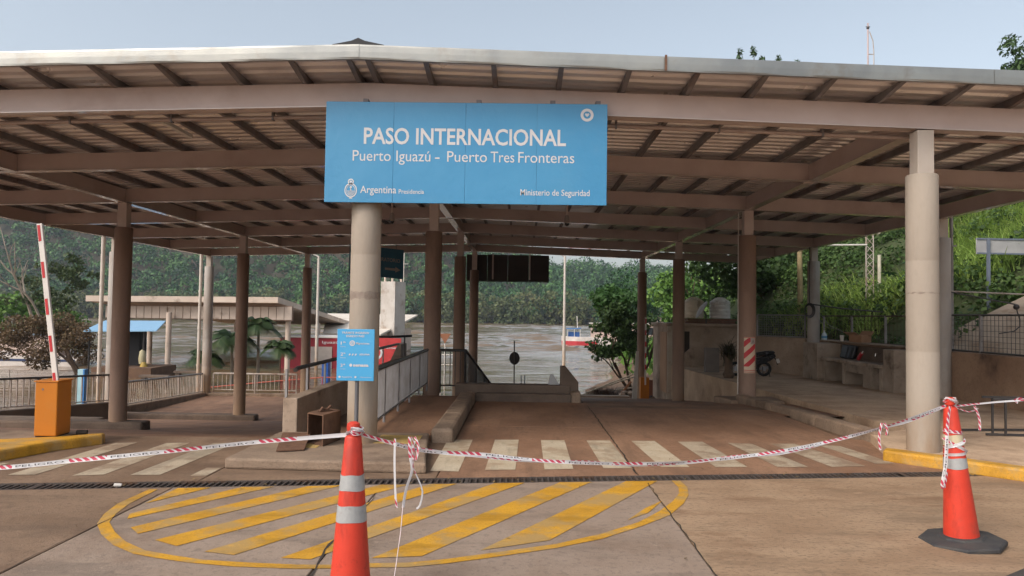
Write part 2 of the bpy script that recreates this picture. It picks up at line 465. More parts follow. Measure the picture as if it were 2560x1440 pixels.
mark([(3.02, 4.85), (3.2, 5.0), (3.6, 5.28), (4.2, 5.35), (6.5, 5.3), (6.5, 3.4), (2.6, 3.4)], 'asphalt_patch', nmat('asphalt', (.075, .062, .055), .9, color2=(.05, .042, .038), nscale=8, bump=.6, bscale=80, speck=.5))
outer = [(-3.48,6.99),(-3.49,6.46),(-3.42,6.12),(-3.32,5.85),(-3.14,5.59),(-2.91,5.34),(-2.67,5.16),(-2.47,5.08),(-2.21,5.00),(-1.88,4.94),(-1.46,4.92),(-1.22,4.94),(-1.01,4.97),(-.74,4.99),(-.48,5.08),(-.12,5.25),(.27,5.45),(.64,5.70),(.99,6.05),(1.29,6.40),(1.50,6.81),(1.62,7.14),(1.68,7.46),(1.67,7.74)]
inner = [(-3.40,6.99),(-3.39,6.47),(-3.33,6.14),(-3.25,5.90),(-3.06,5.64),(-2.86,5.42),(-2.62,5.23),(-2.41,5.15),(-2.14,5.06),(-1.80,5.02),(-1.48,5.00),(-1.24,5.01),(-1.02,5.05),(-.75,5.08),(-.49,5.17),(-.12,5.35),(.28,5.55),(.65,5.83),(.99,6.17),(1.23,6.53),(1.42,6.89),(1.54,7.19),(1.59,7.45),(1.58,7.74)]
hb = B()
hb.add([(x, y, .004) for x, y in outer + inner], [(i, i + 1, 24 + i + 1, 24 + i) for i in range(23)])
hb.build('hatch_border', yellow, pav)
for q in ([(-3.26, 6.48), (-2.94, 7.1), (-3.24, 7.05)], [(-3.22, 6.15), (-3.16, 6.0), (-2.36, 7.18), (-2.66, 7.14)],
          [(-3.01, 5.77), (-2.87, 5.61), (-1.73, 7.28), (-2.05, 7.22)], [(-2.67, 5.47), (-2.45, 5.34), (-1.09, 7.36), (-1.36, 7.33)],
          [(-2.20, 5.23), (-1.97, 5.17), (-.62, 7.43), (-.88, 7.40)], [(-1.63, 5.13), (-1.42, 5.11), (.06, 7.53), (-.24, 7.49)],
          [(-1.01, 5.16), (-.67, 5.22), (.74, 7.62), (.42, 7.58)], [(-.27, 5.37), (.24, 5.64), (1.43, 7.72), (1.10, 7.68)],
          [(.91, 6.23), (1.12, 6.47), (1.33, 6.91), (1.12, 6.62)]):
    mark(q, 'hatch_stripe', yellow)
# wandering crack over the old joint
ck = B(); rg = random.Random(5)
for x, y0, y1, w0 in ((-1.35, 4.3, 6.2, .0108), (-1.33, 6.2, 7.0, .005), (1.31, 4.0, 7.6, .005), (1.27, 8.0, 14.0, .008), (-3.3, 4.5, 6.8, .004)):
    n = int((y1 - y0) / .12); L = []; R_ = []
    for i in range(n + 1):
        y = y0 + (y1 - y0) * i / n; j = rg.uniform(-.012, .012) + .02 * sin(y * 3.1)*(w0>.0105); ww = w0 * rg.uniform(.3, 1.3)
        L.append((x + j - ww, y, .0065)); R_.append((x + j + ww, y, .0065))
    ck.strip([L, R_])
ck.build('joint_crack', joint, pav)

# ---- drain channel with grating panels
iron = nmat('grating_iron', (0.13, 0.11, 0.10), 0.6, metal=.5, color2=(0.09, 0.07, 0.06), nscale=6, stain=(0.14, 0.08, 0.05), sscale=3)
dr = thing('drain_grating', 'long dark steel drain grating across the concrete forecourt', 'drain', (0, 7.67, 0))
cb = B(); xs = [-8.5, -4.62, -2.55, -.55, 1.85, 4.2, 5.35]
for x in (-9, 5.35): pass
def qd(b, pts): b.add(pts, [(0, 1, 2, 3)])
qd(cb, [(-9, gr_lo(-9), -.021), (5.35, gr_lo(5.35), -.021), (5.35, gr_hi(5.35), -.021), (-9, gr_hi(-9), -.021)])
cb.build('channel', joint, dr)
ang = math.atan(.1375)
barsrc = None
for a, b_ in zip(xs[:-1], xs[1:]):
    f_ = B()
    for e0, e1 in ((gr_lo, lambda x: gr_lo(x) + .022), (lambda x: gr_hi(x) - .022, gr_hi)):
        f_.add([(a, e0(a), .001), (b_, e0(b_), .001), (b_, e1(b_), .001), (a, e1(a), .001)] + [(a, e0(a), -.02), (b_, e0(b_), -.02), (b_, e1(b_), -.02), (a, e1(a), -.02)],
               [(0, 1, 2, 3), (0, 4, 5, 1), (2, 6, 7, 3)])
    f_.add([(a, gr_lo(a), .0015), (a + .035, gr_lo(a), .0015), (a + .035, gr_hi(a), .0015), (a, gr_hi(a), .0015)], [(0, 1, 2, 3)])
    pnl = f_.build('grating_panel', iron, dr)
    n = int((b_ - a) / .062)
    for i in range(n):
        x = a + .05 + i * .062
        if x > b_ - .02: break
        if barsrc is None:
            barsrc = B().box(-.009, .009, 0, .21, -.019, 0).build('bar', iron, pnl, local=True); o = barsrc; o.parent = pnl
            o.location = (x, gr_lo(x) + .02 - 7.67, 0)
        else:
            share(barsrc, 'bar', (x, gr_lo(x) + .02 - 7.67, 0), pnl)

# ---- centre island and its kerb
isl = thing('traffic_island', 'worn concrete island carrying the pale front column', 'kerb island', (-2, 8, 0))
B().prism([(-3.16, 7.95), (-.98, 7.86), (-1.05, 8.35), (-1.2, 9.85), (-3.16, 9.75)], 0, .115).build('kerb', conc_kerb, isl, bevel=.025)
B().prism([(-2.08, 9.86), (-1.17, 9.86), (-1.15, 14.44), (-2.08, 14.44)], -.6, .10).build('walkway', conc_lane, isl, bevel=.01)
cbk = B()
for y0, y1 in ((9.75, 11.3), (11.31, 12.9), (12.91, 14.44)):
    B().box(-1.165, -.87, y0, y1, -.05, .19).build('kerb_stone', conc_kerb, isl, bevel=.05)
tac = nmat('tactile_yellow', (0.55, 0.36, 0.10), .8, color2=(0.40, 0.28, 0.12), nscale=8, bump=.6, bscale=90)
B().box(-1.78, -1.25, 9.0, 9.6, .11, .119).build('tactile_tile', tac, isl)
B().box(-2.62, -2.36, 8.62, 8.9, .11, .119).build('tactile_tile', tac, isl)

# ---- low end wall closing half the lane
ew = thing('end_wall', 'low stepped dark concrete wall across the end of the lane', 'low wall', (0, 14.5, 0))
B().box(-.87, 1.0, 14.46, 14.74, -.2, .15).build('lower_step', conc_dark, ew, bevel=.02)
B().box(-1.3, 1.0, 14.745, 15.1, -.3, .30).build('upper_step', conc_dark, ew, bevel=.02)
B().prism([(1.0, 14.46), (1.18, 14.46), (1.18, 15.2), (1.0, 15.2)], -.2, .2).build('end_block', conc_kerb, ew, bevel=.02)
pw = B(); pw.slab([(.80, 14.78, -.2), (1.16, 14.78, -.2), (1.16, 14.78, .37), (.90, 14.78, .68), (.80, 14.78, .68)], (0, .25, 0))
pw_o = tag(pw.build('wall_stub', conc_dark, bevel=.01, origin=(0, 0, 0)), 'dark concrete stub with a slanting top at the end of the low wall', 'wall stub')
sr = B(); sr.slab([(.56, 14.9, .30), (.60, 14.9, .50), (.66, 14.9, .50), (.80, 14.9, .28)], (0, .12, 0))
tag(sr.build('slanted_plate', nmat('galv_dull', (.42, .42, .42), .5, metal=.5), None), 'pale slanted metal plate beside the dark wall stub', 'metal plate')

# ---- right footway: yellow kerb, pad, terrace
tb = B()
tp = [(4.5, 9.12), (5.40, 8.14), (8.0, 5.55), (40, 5.55), (40, 11), (5.72, 11.0), (4.85, 10.35)]
tb.prism(tp, -.3, [.12, .12, .12, .12, .10, .10, .12])
tb.prism([(5.66, 11.001), (9.6, 11.001), (9.6, 27.9), (5.66, 27.9)], -2.6, [.10, .10, -.13, -.13])
ter = tb.build('terrace', nmat('concrete_terrace', (0.58, 0.42, 0.285), .8, color2=(0.40, 0.275, 0.18), nscale=1.0, stain=(0.24, 0.15, 0.095), sscale=.8, bump=.3, bscale=50, speck=.4, samt=.7), kind='structure')
kb = B(); kp = [(4.38, 9.04), (4.47, 8.93), (5.36, 8.0), (8.0, 5.38), (8.12, 5.52), (5.50, 8.16), (4.62, 9.10), (4.50, 9.2)]
yk = tag(kb.prism(kp, -.02, .135).build('yellow_kerb', yellow, bevel=.03), 'scuffed yellow kerb running past the right traffic cone', 'kerb')
for y0, y1 in ((10.25, 12.1), (12.11, 13.95), (13.96, 15.9)):
    lk = B().prism([(4.86 - .045 * (y0 - 10), y0), (5.08 - .045 * (y0 - 10), y0), (5.08 - .045 * (y1 - 10), y1), (4.86 - .045 * (y1 - 10), y1)], -.25, [.17 - .018 * (y0 - 10)] * 2 + [.17 - .018 * (y1 - 10)] * 2)
    o = lk.build('kerb_stone', conc_kerb, bevel=.03)
    tag(o, 'long concrete kerb stone at the right lane edge, %s of three' % {10.25: 'nearest', 12.11: 'middle', 13.96: 'farthest'}[y0], 'kerb stone', 'kerb stones along the right lane')
# pad under the second right column
tag(B().prism([(4.45, 15.75), (5.6, 15.75), (5.6, 16.6), (4.3, 16.6)], -.6, -.045).build('column_pad', conc_kerb, bevel=.03), 'concrete pad under the column with the striped plate', 'pad')

# ---- left yellow island
B().prism([(-9.5, 8.76), (-6.2, 8.82), (-5.62, 9.1), (-5.58, 9.5), (-9.5, 9.5)], -.02, .115).build('verge', conc_kerb, kind='structure')
yi = B().prism([(-9.5, 8.0), (-5.72, 8.08), (-5.52, 8.74), (-5.22, 9.25), (-5.26, 9.40), (-5.6, 9.10), (-6.2, 8.81), (-9.5, 8.75)], -.02, .125)
tag(yi.build('yellow_island', yellow, bevel=.03), 'chipped yellow kerb island under the orange barrier cabinet', 'kerb island')
# ---- kerbs across the left ramp
for nm, x0, x1, y, zt, lab in (('a', -15, -8.12, 16.1, -.74, 'dark transverse kerb under the nearest left column'), ('b', -12.4, -8.2, 23.1, -1.54, 'dark transverse kerb under the second left column'), ('c', -14, -10.3, 18.2, -1.0, 'short dark kerb just behind the nearest left column')):
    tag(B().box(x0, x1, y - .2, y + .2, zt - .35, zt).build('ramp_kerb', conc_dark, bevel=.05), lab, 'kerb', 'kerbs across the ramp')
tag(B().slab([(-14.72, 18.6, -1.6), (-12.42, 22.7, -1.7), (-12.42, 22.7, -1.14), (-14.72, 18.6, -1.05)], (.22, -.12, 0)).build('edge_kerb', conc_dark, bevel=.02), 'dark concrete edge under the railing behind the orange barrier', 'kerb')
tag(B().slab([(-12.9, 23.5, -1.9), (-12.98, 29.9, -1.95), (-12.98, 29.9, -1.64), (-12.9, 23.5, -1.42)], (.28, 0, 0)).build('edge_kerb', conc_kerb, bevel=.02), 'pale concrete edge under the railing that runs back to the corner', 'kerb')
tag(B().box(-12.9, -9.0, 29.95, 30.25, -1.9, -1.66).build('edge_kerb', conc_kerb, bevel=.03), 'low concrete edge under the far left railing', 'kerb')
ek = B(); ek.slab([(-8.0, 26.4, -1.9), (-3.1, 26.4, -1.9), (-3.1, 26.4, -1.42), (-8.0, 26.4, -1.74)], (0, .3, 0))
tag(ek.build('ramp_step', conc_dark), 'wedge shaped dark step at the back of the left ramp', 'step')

# ---- river, banks, hill
def water_mat():
    m = bpy.data.materials.new('river_water'); m.use_nodes = True
    t = m.node_tree; N = t.nodes; Lk = t.links; p = N['Principled BSDF']
    p.inputs['Base Color'].default_value = (0.16, 0.105, 0.055, 1)
    p.inputs['Roughness'].default_value = .05
    p.inputs['IOR'].default_value = 1.33
    g = N.new('ShaderNodeNewGeometry')
    hs_ = []
    for sx, sy, sc, wt in ((.22, 1.0, 1.2, 1.0), (.10, .55, .45, 2.4), (.6, 1.6, 3.2, .25)):
        mp = N.new('ShaderNodeMapping'); mp.inputs['Scale'].default_value = (sx, sy, 1); mp.inputs['Rotation'].default_value = (0, 0, .15 * wt)
        n = N.new('ShaderNodeTexNoise'); n.inputs['Scale'].default_value = sc; n.inputs['Detail'].default_value = 3; n.inputs['Distortion'].default_value = .6
        Lk.new(g.outputs['Position'], mp.inputs[0]); Lk.new(mp.outputs[0], n.inputs['Vector'])
        q = N.new('ShaderNodeMath'); q.operation = 'MULTIPLY'; q.inputs[1].default_value = wt; Lk.new(n.outputs['Fac'], q.inputs[0]); hs_.append(q.outputs[0])
    a = N.new('ShaderNodeMath'); Lk.new(hs_[0], a.inputs[0]); Lk.new(hs_[1], a.inputs[1])
    b = N.new('ShaderNodeMath'); Lk.new(a.outputs[0], b.inputs[0]); Lk.new(hs_[2], b.inputs[1])
    bp = N.new('ShaderNodeBump'); bp.inputs['Distance'].default_value = .12
    mk = N.new('ShaderNodeTexNoise'); mk.inputs['Scale'].default_value = .09; mk.inputs['Detail'].default_value = 4
    mpk = N.new('ShaderNodeMapping'); mpk.inputs['Scale'].default_value = (.35, 2.2, 1); Lk.new(g.outputs['Position'], mpk.inputs[0]); Lk.new(mpk.outputs[0], mk.inputs['Vector'])
    mr = N.new('ShaderNodeMapRange'); mr.inputs['From Min'].default_value = .38; mr.inputs['From Max'].default_value = .62; mr.inputs['To Min'].default_value = 1.0; mr.inputs['To Max'].default_value = .25
    Lk.new(mk.outputs['Fac'], mr.inputs['Value']); Lk.new(mr.outputs[0], bp.inputs['Strength'])
    Lk.new(b.outputs[0], bp.inputs['Height']); Lk.new(bp.outputs[0], p.inputs['Normal'])
    return m
def wave_z(X, Y):
    rw = np.random.default_rng(77); h = np.zeros_like(X)
    for i in range(22):
        lam = 1.1 * 1.13 ** i; a = rw.normal(0, .38); k = 2 * pi / lam; ph = rw.uniform(0, 6.28)
        h += lam * .0095 * np.sin(k * (sin(a) * X + cos(a) * Y) + ph + .8 * np.sin(.05 * X + i))
    calm = .35 + .65 * sstep(-.25, .6, np.sin(X * .021 + .9) * np.cos(Y * .055 + .012 * X) + .5 * np.sin(Y * .16 + X * .03))
    return h * calm * (.18 + .82 * sstep(36, 62, Y - .15 * (X + 10)))
def sstep(a, b, x):
    t = np.clip((np.asarray(x, float) - a) / (b - a), 0, 1); return t * t * (3 - 2 * t)
nr_, nc_ = 520, 330
YY = 14 * (300 / 14.) ** np.linspace(0, 1, nr_); UU = np.concatenate([[-3.0, -1.6], np.linspace(-1.0, .42, nc_ - 3), [1.2]])
GX = UU[None, :] * (YY[:, None] + 6); GY = np.repeat(YY[:, None], nc_, 1); GZ = -2.1 + wave_z(GX, GY)
idx = np.arange(nr_ * nc_).reshape(nr_, nc_)
wm = bpy.data.meshes.new('river'); wm.from_pydata(np.stack([GX, GY, GZ], -1).reshape(-1, 3).tolist(), [], np.stack([idx[:-1, :-1], idx[:-1, 1:], idx[1:, 1:], idx[1:, :-1]], -1).reshape(-1, 4).tolist())
wm.polygons.foreach_set('use_smooth', [True] * len(wm.polygons)); wm.materials.append(water_mat())
wo = bpy.data.objects.new('river', wm); COL.objects.link(wo); wo['kind'] = 'structure'

rgn = np.random.default_rng(11)
def sstep(a, b, x):
    t = np.clip((np.asarray(x, float) - a) / (b - a), 0, 1); return t * t * (3 - 2 * t)
def far_z(X, Y):
    t = np.asarray(Y, float) - 296
    Hr = 22 + 52 * sstep(25, -70, X) - 8 * sstep(90, 200, X)
    und = 4 * np.sin(X * .045 + 1.3) * np.cos(Y * .03) + 3 * np.sin(X * .11 + Y * .05)
    return -2.6 + 3.2 * sstep(0, 12, t) + (Hr + und) * sstep(6, 170, t)
fx = np.arange(-420, 260, 12.); fy = [292, 296, 300, 306, 314, 325, 340, 360, 385, 410, 440, 470, 520, 600]
B().strip([[(x, y, float(far_z(x, y))) for x in fx] for y in fy]).build('hill', nmat('forest_floor', (0.035, 0.035, 0.018), .95, color2=(0.07, 0.05, 0.03), nscale=.05), kind='structure')

def bank_x(y): return float(np.interp(y, [28, 31, 35, 45, 91, 130, 300], [1.0, 2.2, 2.6, 5.0, 13.0, 16, 30]))
def bank_z(x, y):
    d = x - bank_x(y)
    z = float(np.interp(d, [-3, -1, 0, 1.5, 5, 12, 40, 200], [-4, -2.6, -2.15, -1.85, -1.5, -.4, 3.0, 12]))
    return z
bb_ = B(); yy = [30.2, 31, 32, 33.5, 35, 38, 42, 48, 56, 66, 78, 91, 110, 140, 200, 300]
bb_.strip([[(bank_x(y) + d, y, bank_z(bank_x(y) + d, y) + .06 * sin(7 * d + 3 * y)) for d in (-3, -1, 0, .7, 1.5, 3, 5, 8, 12, 20, 40, 110)] for y in yy])
bb_.build('river_bank', mud, kind='structure')

def hill_z(x, y):
    xw = float(np.interp(y, [8, 24, 30, 36, 60], [9.75, 9.75, 8.6, 8.4, 14]))
    d = x - xw
    z = float(np.interp(d, [-.6, 0, .5, 2, 5, 9, 14, 30, 80], [-.6, .55, .95, 2.3, 4.6, 7.2, 9.4, 13, 22]))
    return z + .25 * sin(1.7 * x + .6 * y) * min(1, max(0, d))
hx = [-.6, 0, .5, 1.2, 2, 3, 4, 5, 6.5, 8, 10, 12, 15, 20, 30, 60]; hy = [8, 10, 12, 14, 16, 18, 20, 22, 24, 26, 28, 30, 33, 36, 40, 46, 52, 60]
hm = B(); hm.strip([[(float(np.interp(y, [8, 24, 30, 36, 60], [9.75, 9.75, 8.6, 8.4, 14])) + d, y, hill_z(float(np.interp(y, [8, 24, 30, 36, 60], [9.75, 9.75, 8.6, 8.4, 14])) + d, y)) for d in hx] for y in hy])
hm.build('hillside', soil, kind='structure')

# ================================================================ canopy
steel = nmat('beam_paint', (0.55, 0.45, 0.415), .5, color2=(0.48, 0.38, 0.345), nscale=1.2, stain=(0.38, 0.27, 0.23), sscale=.7, slo=.5, shi=.75, bump=.12, bscale=30, spec=.4, samt=.6)
flange = nmat('beam_flange', (0.58, 0.49, 0.45), .22, color2=(0.50, 0.41, 0.37), nscale=1.5, spec=.7, coat=.5)
steel_d = nmat('purlin_steel', (0.22, 0.205, 0.205), .5, metal=.3, color2=(0.15, 0.135, 0.135), nscale=2.2, stain=(0.14, 0.09, 0.07), sscale=1.2)
sheetm = nmat('roof_sheet', (0.78, 0.74, 0.73), .30, metal=.5, color2=(0.64, 0.60, 0.59), nscale=.9, stain=(0.38, 0.33, 0.32), sscale=.6, slo=.5, shi=.75, samt=.6)
galv = nmat('galvanised_fascia', (0.36, 0.355, 0.325), .36, metal=.8, color2=(0.25, 0.255, 0.245), nscale=1.6, stain=(0.26, 0.23, 0.19), sscale=2.0, slo=.52, shi=.7, bump=.3, bscale=90, samt=.7, bdist=.006)
RX, RS = -1.93, .030
def zb(x): return 4.25 - RS * abs(x - RX)          # underside of the beams
BD = .285
can = thing('canopy', 'wide low gabled steel canopy roof over the border crossing', 'canopy', (RX, 20, 0))
XL, XR = -12.86, 9.14
for k in range(7):
    y = 9.1 + 3.5 * k
    for xa, xb in ((XL, RX), (RX, XR)):
        b = B(); hw = .055 if k else .07
        za, zc = zb(xa), zb(xb)
        b.add([(xa, y - hw, za), (xa, y + hw, za), (xa, y + hw, za + BD), (xa, y - hw, za + BD), (xb, y - hw, zc), (xb, y + hw, zc), (xb, y + hw, zc + BD), (xb, y - hw, zc + BD)],
              [(0, 4, 5, 1), (3, 2, 6, 7), (0, 3, 7, 4), (1, 5, 6, 2), (0, 1, 2, 3), (4, 7, 6, 5)])
        b.k = 1; b.add([(xa, y - hw - .03, za - .012), (xa, y + hw + .03, za - .012), (xa, y + hw + .03, za - .001), (xa, y - hw - .03, za - .001), (xb, y - hw - .03, zc - .012), (xb, y + hw + .03, zc - .012), (xb, y + hw + .03, zc - .001), (xb, y - hw - .03, zc - .001)],
              [(0, 4, 5, 1), (3, 2, 6, 7), (0, 3, 7, 4), (1, 5, 6, 2), (0, 1, 2, 3), (4, 7, 6, 5)])
        b.build('cross_beam', [steel, flange], can)
for x in (XL + .06, -8.76, RX, 4.9, XR - .06):
    z = zb(x) - .013
    for k in range(6):
        y = 9.1 + 3.5 * k
        lb_ = B().box(x - .05, x + .05, y + .06, y + 3.44, z, z + BD - .002); lb_.k = 1; lb_.box(x - .085, x + .085, y + .09, y + 3.41, z - .012, z - .001).build('long_beam', [steel, flange], can)
px = [RX - .11, RX + .11] + [RX + s * .785 * k for k in range(1, 20) for s in (-1, 1)]
px = [x for x in px if -13.0 < x < 9.3]
for x in px:
    z = zb(x) + BD + .003
    b = B(); b.box(x - .028, x + .028, 8.95, 30.55, z, z + .10)
    b.slab([(x - .028, 8.44, z + .075), (x - .028, 8.95, z), (x - .028, 8.95, z + .10), (x - .028, 8.44, z + .10)], (.056, 0, 0))
    b.build('purlin', steel_d, can)
# ribbed sheets, ribs running down the slope
for sgn, xe in ((-1, -13.15), (1, 9.42)):
    b = B(); rows = [[], [], []]
    y = 8.44; per = .235
    prof = []
    while y < 30.6:
        prof += [(y, 0), (y + .12, 0), (y + .145, .035), (y + .21, .035)]
        y += per
    for yq, dz in prof:
        for r, x in zip(rows, (RX, (RX + xe) / 2, xe)):
            r.append((x, yq, zb(x) + BD + .105 + dz))
    b.strip(rows if sgn < 0 else rows[::-1]).build('roof_sheet', sheetm, can)
# galvanised fascia in lapped lengths
fj = [-13.2, -9.6, -6.4, -3.18, RX, -.99, 1.15, 1.62, 3.28, 5.35, 7.4, 9.45]
for fi_, (a, c) in enumerate(zip(fj[:-1], fj[1:])):
    b = B(); lap = .02; yo_ = -.005 * (fi_ % 2)
    n = max(2, int((c - a) / .25)); rows = []
    rj = random.Random(int(a * 100)); ph = rj.uniform(0, 6)
    prof = [(.05, .165), (0, .17), (-.004, .15), (-.006, .085), (-.004, .02), (0, 0), (.045, .002)]
    for dy, dz in prof:
        rows.append([(a + (c + lap - a) * i / n, 8.4 + yo_ + dy + (.003 * sin(ph + 5 * i / n * (c - a)) if dz not in (0, .17) else 0), 4.585 - RS * abs(a + (c - a) * i / n - RX) + dz + .03) for i in range(n + 1)])
    b.strip(rows).build('fascia_panel', galv, can)
B().box(1.60, 1.625, 8.358, 8.37, zb(1.6) + .36, zb(1.6) + .54).build('fascia_strap', nmat('rust', (0.16, 0.085, 0.05), .8, color2=(0.10, 0.05, 0.03), nscale=9, bump=.4, bscale=60), can)
rc = B(); rc.strip([[(RX - .30, y, 4.79), (RX - .08, y, 4.835), (RX, y, 4.87), (RX + .08, y, 4.835), (RX + .30, y, 4.79)] for y in (8.42, 30.6)])
rc.add([(RX - .30, 8.42, 4.78), (RX - .30, 8.42, 4.79), (RX - .08, 8.42, 4.835), (RX, 8.42, 4.87), (RX + .08, 8.42, 4.835), (RX + .30, 8.42, 4.79), (RX + .30, 8.42, 4.78)], [(0, 6, 5, 4, 3, 2, 1)])
rc.build('ridge_cap', nmat('black_plastic', (0.02, 0.02, 0.022), .5), can)
# conduit hung under the front beam
cond = nmat('conduit', (0.42, 0.33, 0.29), .5, color2=(0.34, 0.25, 0.21), nscale=3)
for xa, xb in ((-12.8, RX), (RX, 9.1)):
    cd = B(); cd.tube([(xa, 9.32, zb(xa) - .05), (xb, 9.32, zb(xb) - .05)], .026, 8)
    co = cd.build('conduit', cond, can, smooth=True)
    n = int((xb - xa) / 1.3)
    for i in range(n):
        x = xa + .5 + 1.3 * i
        B().box(x - .012, x + .012, 9.285, 9.355, zb(x) - .085, zb(x) + .06).build('clamp', steel_d, co)
# thin unlit tube lamps along the purlins
tubem = nmat('tube_lamp_white', (0.75, 0.74, 0.70), .4)
for x, y in ((2.85, 13.3), (1.6, 14.6), (-5.2, 10.4), (-4.7, 13.4), (2.4, 17.3), (6.6, 13.4)):
    B().box(x - .03, x + .03, y, y + 1.0, zb(x) + BD - .06, zb(x) + BD - .003).build('tube_lamp', tubem, can)

# ---- columns: round concrete shaft, square steel post on top
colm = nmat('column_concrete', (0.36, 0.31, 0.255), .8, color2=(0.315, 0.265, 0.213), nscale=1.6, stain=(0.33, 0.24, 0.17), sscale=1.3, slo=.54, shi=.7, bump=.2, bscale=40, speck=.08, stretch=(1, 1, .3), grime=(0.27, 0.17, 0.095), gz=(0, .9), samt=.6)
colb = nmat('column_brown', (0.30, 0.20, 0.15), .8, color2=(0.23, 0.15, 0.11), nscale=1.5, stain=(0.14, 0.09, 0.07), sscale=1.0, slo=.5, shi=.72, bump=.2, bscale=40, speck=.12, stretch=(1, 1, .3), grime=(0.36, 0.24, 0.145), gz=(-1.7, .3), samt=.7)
colw = nmat('column_grey', (0.42, 0.39, 0.36), .8, color2=(0.34, 0.30, 0.265), nscale=1.5, stain=(0.27, 0.20, 0.15), sscale=1.0, bump=.3, bscale=40, stretch=(1, 1, .4), grime=(0.35, 0.235, 0.15), gz=(-1.2, .6), samt=.6)
postm = nmat('post_paint', (0.58, 0.49, 0.45), .5, color2=(0.50, 0.41, 0.37), nscale=2)
postw = nmat('post_pale', (0.50, 0.44, 0.38), .6, color2=(0.44, 0.37, 0.31), nscale=2)
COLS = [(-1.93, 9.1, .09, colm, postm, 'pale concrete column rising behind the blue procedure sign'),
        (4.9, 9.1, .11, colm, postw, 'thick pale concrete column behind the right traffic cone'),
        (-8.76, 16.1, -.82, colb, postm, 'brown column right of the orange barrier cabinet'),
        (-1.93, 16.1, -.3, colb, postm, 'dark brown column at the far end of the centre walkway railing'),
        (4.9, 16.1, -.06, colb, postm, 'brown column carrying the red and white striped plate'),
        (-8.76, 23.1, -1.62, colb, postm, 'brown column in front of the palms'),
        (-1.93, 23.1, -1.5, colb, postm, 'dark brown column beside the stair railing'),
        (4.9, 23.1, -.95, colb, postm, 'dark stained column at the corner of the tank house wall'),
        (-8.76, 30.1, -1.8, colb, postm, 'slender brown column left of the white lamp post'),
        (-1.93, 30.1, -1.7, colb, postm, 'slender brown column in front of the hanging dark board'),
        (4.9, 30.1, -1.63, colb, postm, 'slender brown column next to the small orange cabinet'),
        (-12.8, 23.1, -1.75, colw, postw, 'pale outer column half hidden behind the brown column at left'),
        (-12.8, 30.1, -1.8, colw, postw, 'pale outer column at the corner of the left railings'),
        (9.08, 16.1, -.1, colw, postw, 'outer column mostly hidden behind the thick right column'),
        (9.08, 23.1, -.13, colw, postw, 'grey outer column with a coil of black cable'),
        ]
for x, y, z0, m, pm, lab in COLS:
    t = thing('column', lab, 'column', (x, y, z0), 'canopy columns')
    zt = 3.48
    prof = [(.183, 0), (.183, 1.2), (.181, 1.21), (.183, 1.22), (.183, 2.3), (.181, 2.31), (.183, 2.32), (.183, zt - z0 - .015), (.172, zt - z0)]
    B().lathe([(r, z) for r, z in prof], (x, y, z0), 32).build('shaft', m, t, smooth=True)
    if y < 10:
        rq = random.Random(int(x * 10)); zq = 1.86 if x < 0 else 2.02
        rw_ = [[(x + (.1835 + .0015 * rq.random()) * cos(2 * pi * i / 40), y + (.1835 + .0015 * rq.random()) * sin(2 * pi * i / 40), zq + dz + rq.uniform(-.012, .012)) for i in range(40)] for dz in ((0, .05, .09) if x < 0 else (0, .012))]
        for r_ in rw_: r_.append(r_[0])
        B().strip(rw_).build('repair_band', nmat('plaster_patch', (.30, .245, .205), .9, color2=(.24, .19, .155), nscale=14, bump=.6, bscale=60), t)
    B().box(x - .10, x + .10, y - .10, y + .10, zt - .001, zb(x) - .026).build('post', pm, t, bevel=.008)
# ================================================================ signs
blue = nmat('sign_blue', (0.045, 0.235, 0.44), .2, color2=(0.058, 0.26, 0.46), nscale=.8, bump=.5, bscale=1.5, bdist=.03, stain=(0.11, 0.28, 0.44), sscale=.9, slo=.52, shi=.8, spec=.5, samt=.5)
blue_e = nmat('sign_blue_edge', (0.05, 0.22, 0.42), .45)
letter = nmat('sign_letter_white', (0.58, 0.57, 0.58), .45, color2=(0.55, 0.54, 0.54))
ts = thing('crossing_sign', 'large light blue sign reading PASO INTERNACIONAL hung under the canopy front', 'sign', (-.69, 8.85, 3.02))
jx = [-2.395, -1.57, -.70, .16, 1.005]
B().box(-2.385, .995, 8.862, 8.915, 3.03, 4.235).build('frame', blue_e, ts)
for a, c in zip(jx[:-1], jx[1:]):
    B().box(a + .0006, c - .0006, 8.84, 8.861, 3.02, 4.245).build('panel', blue, ts, bevel=.0035)
for x in (-1.93, -.55, .35, .9):
    B().box(x - .03, x + .03, 8.90, 9.03, 4.1, 4.30).build('bracket', steel_d, ts)
SY = 8.8375
lettering('PASO INTERNACIONAL', -1.93, .51, 3.735, .188, SY, letter, ts, .018)
lettering('Puerto Iguazú', -2.06, -1.12, 3.525, .128, SY, letter, ts, .0)
lettering('-', -1.065, -1.01, 3.525, .128, SY, letter, ts, .0)
for wd_, xa_, xb_ in (('Puerto', -.918, -.438), ('Tres', -.395, -.109), ('Fronteras', -.061, .612)): lettering(wd_, xa_, xb_, 3.525, .128, SY, letter, ts, .0)
lettering('Argentina', -1.96, -1.525, 3.135, .085, SY, letter, ts, .006)
lettering('Presidencia', -1.495, -1.19, 3.132, .052, SY, letter, ts, .006)
lettering('Ministerio de Seguridad', -.03, .80, 3.13, .072, SY, letter, ts, .006)
def ring(b, cx, cz, ro, ri, y, n=36, sx=1.0):
    vs = []
    for i in range(n):
        a = 2 * pi * i / n; vs += [(cx + sx * ro * cos(a), y, cz + ro * sin(a)), (cx + sx * ri * cos(a), y, cz + ri * sin(a))]
    b.add(vs, [(2 * i, 2 * i + 1, (2 * i + 3) % (2 * n), (2 * i + 2) % (2 * n)) for i in range(n)])
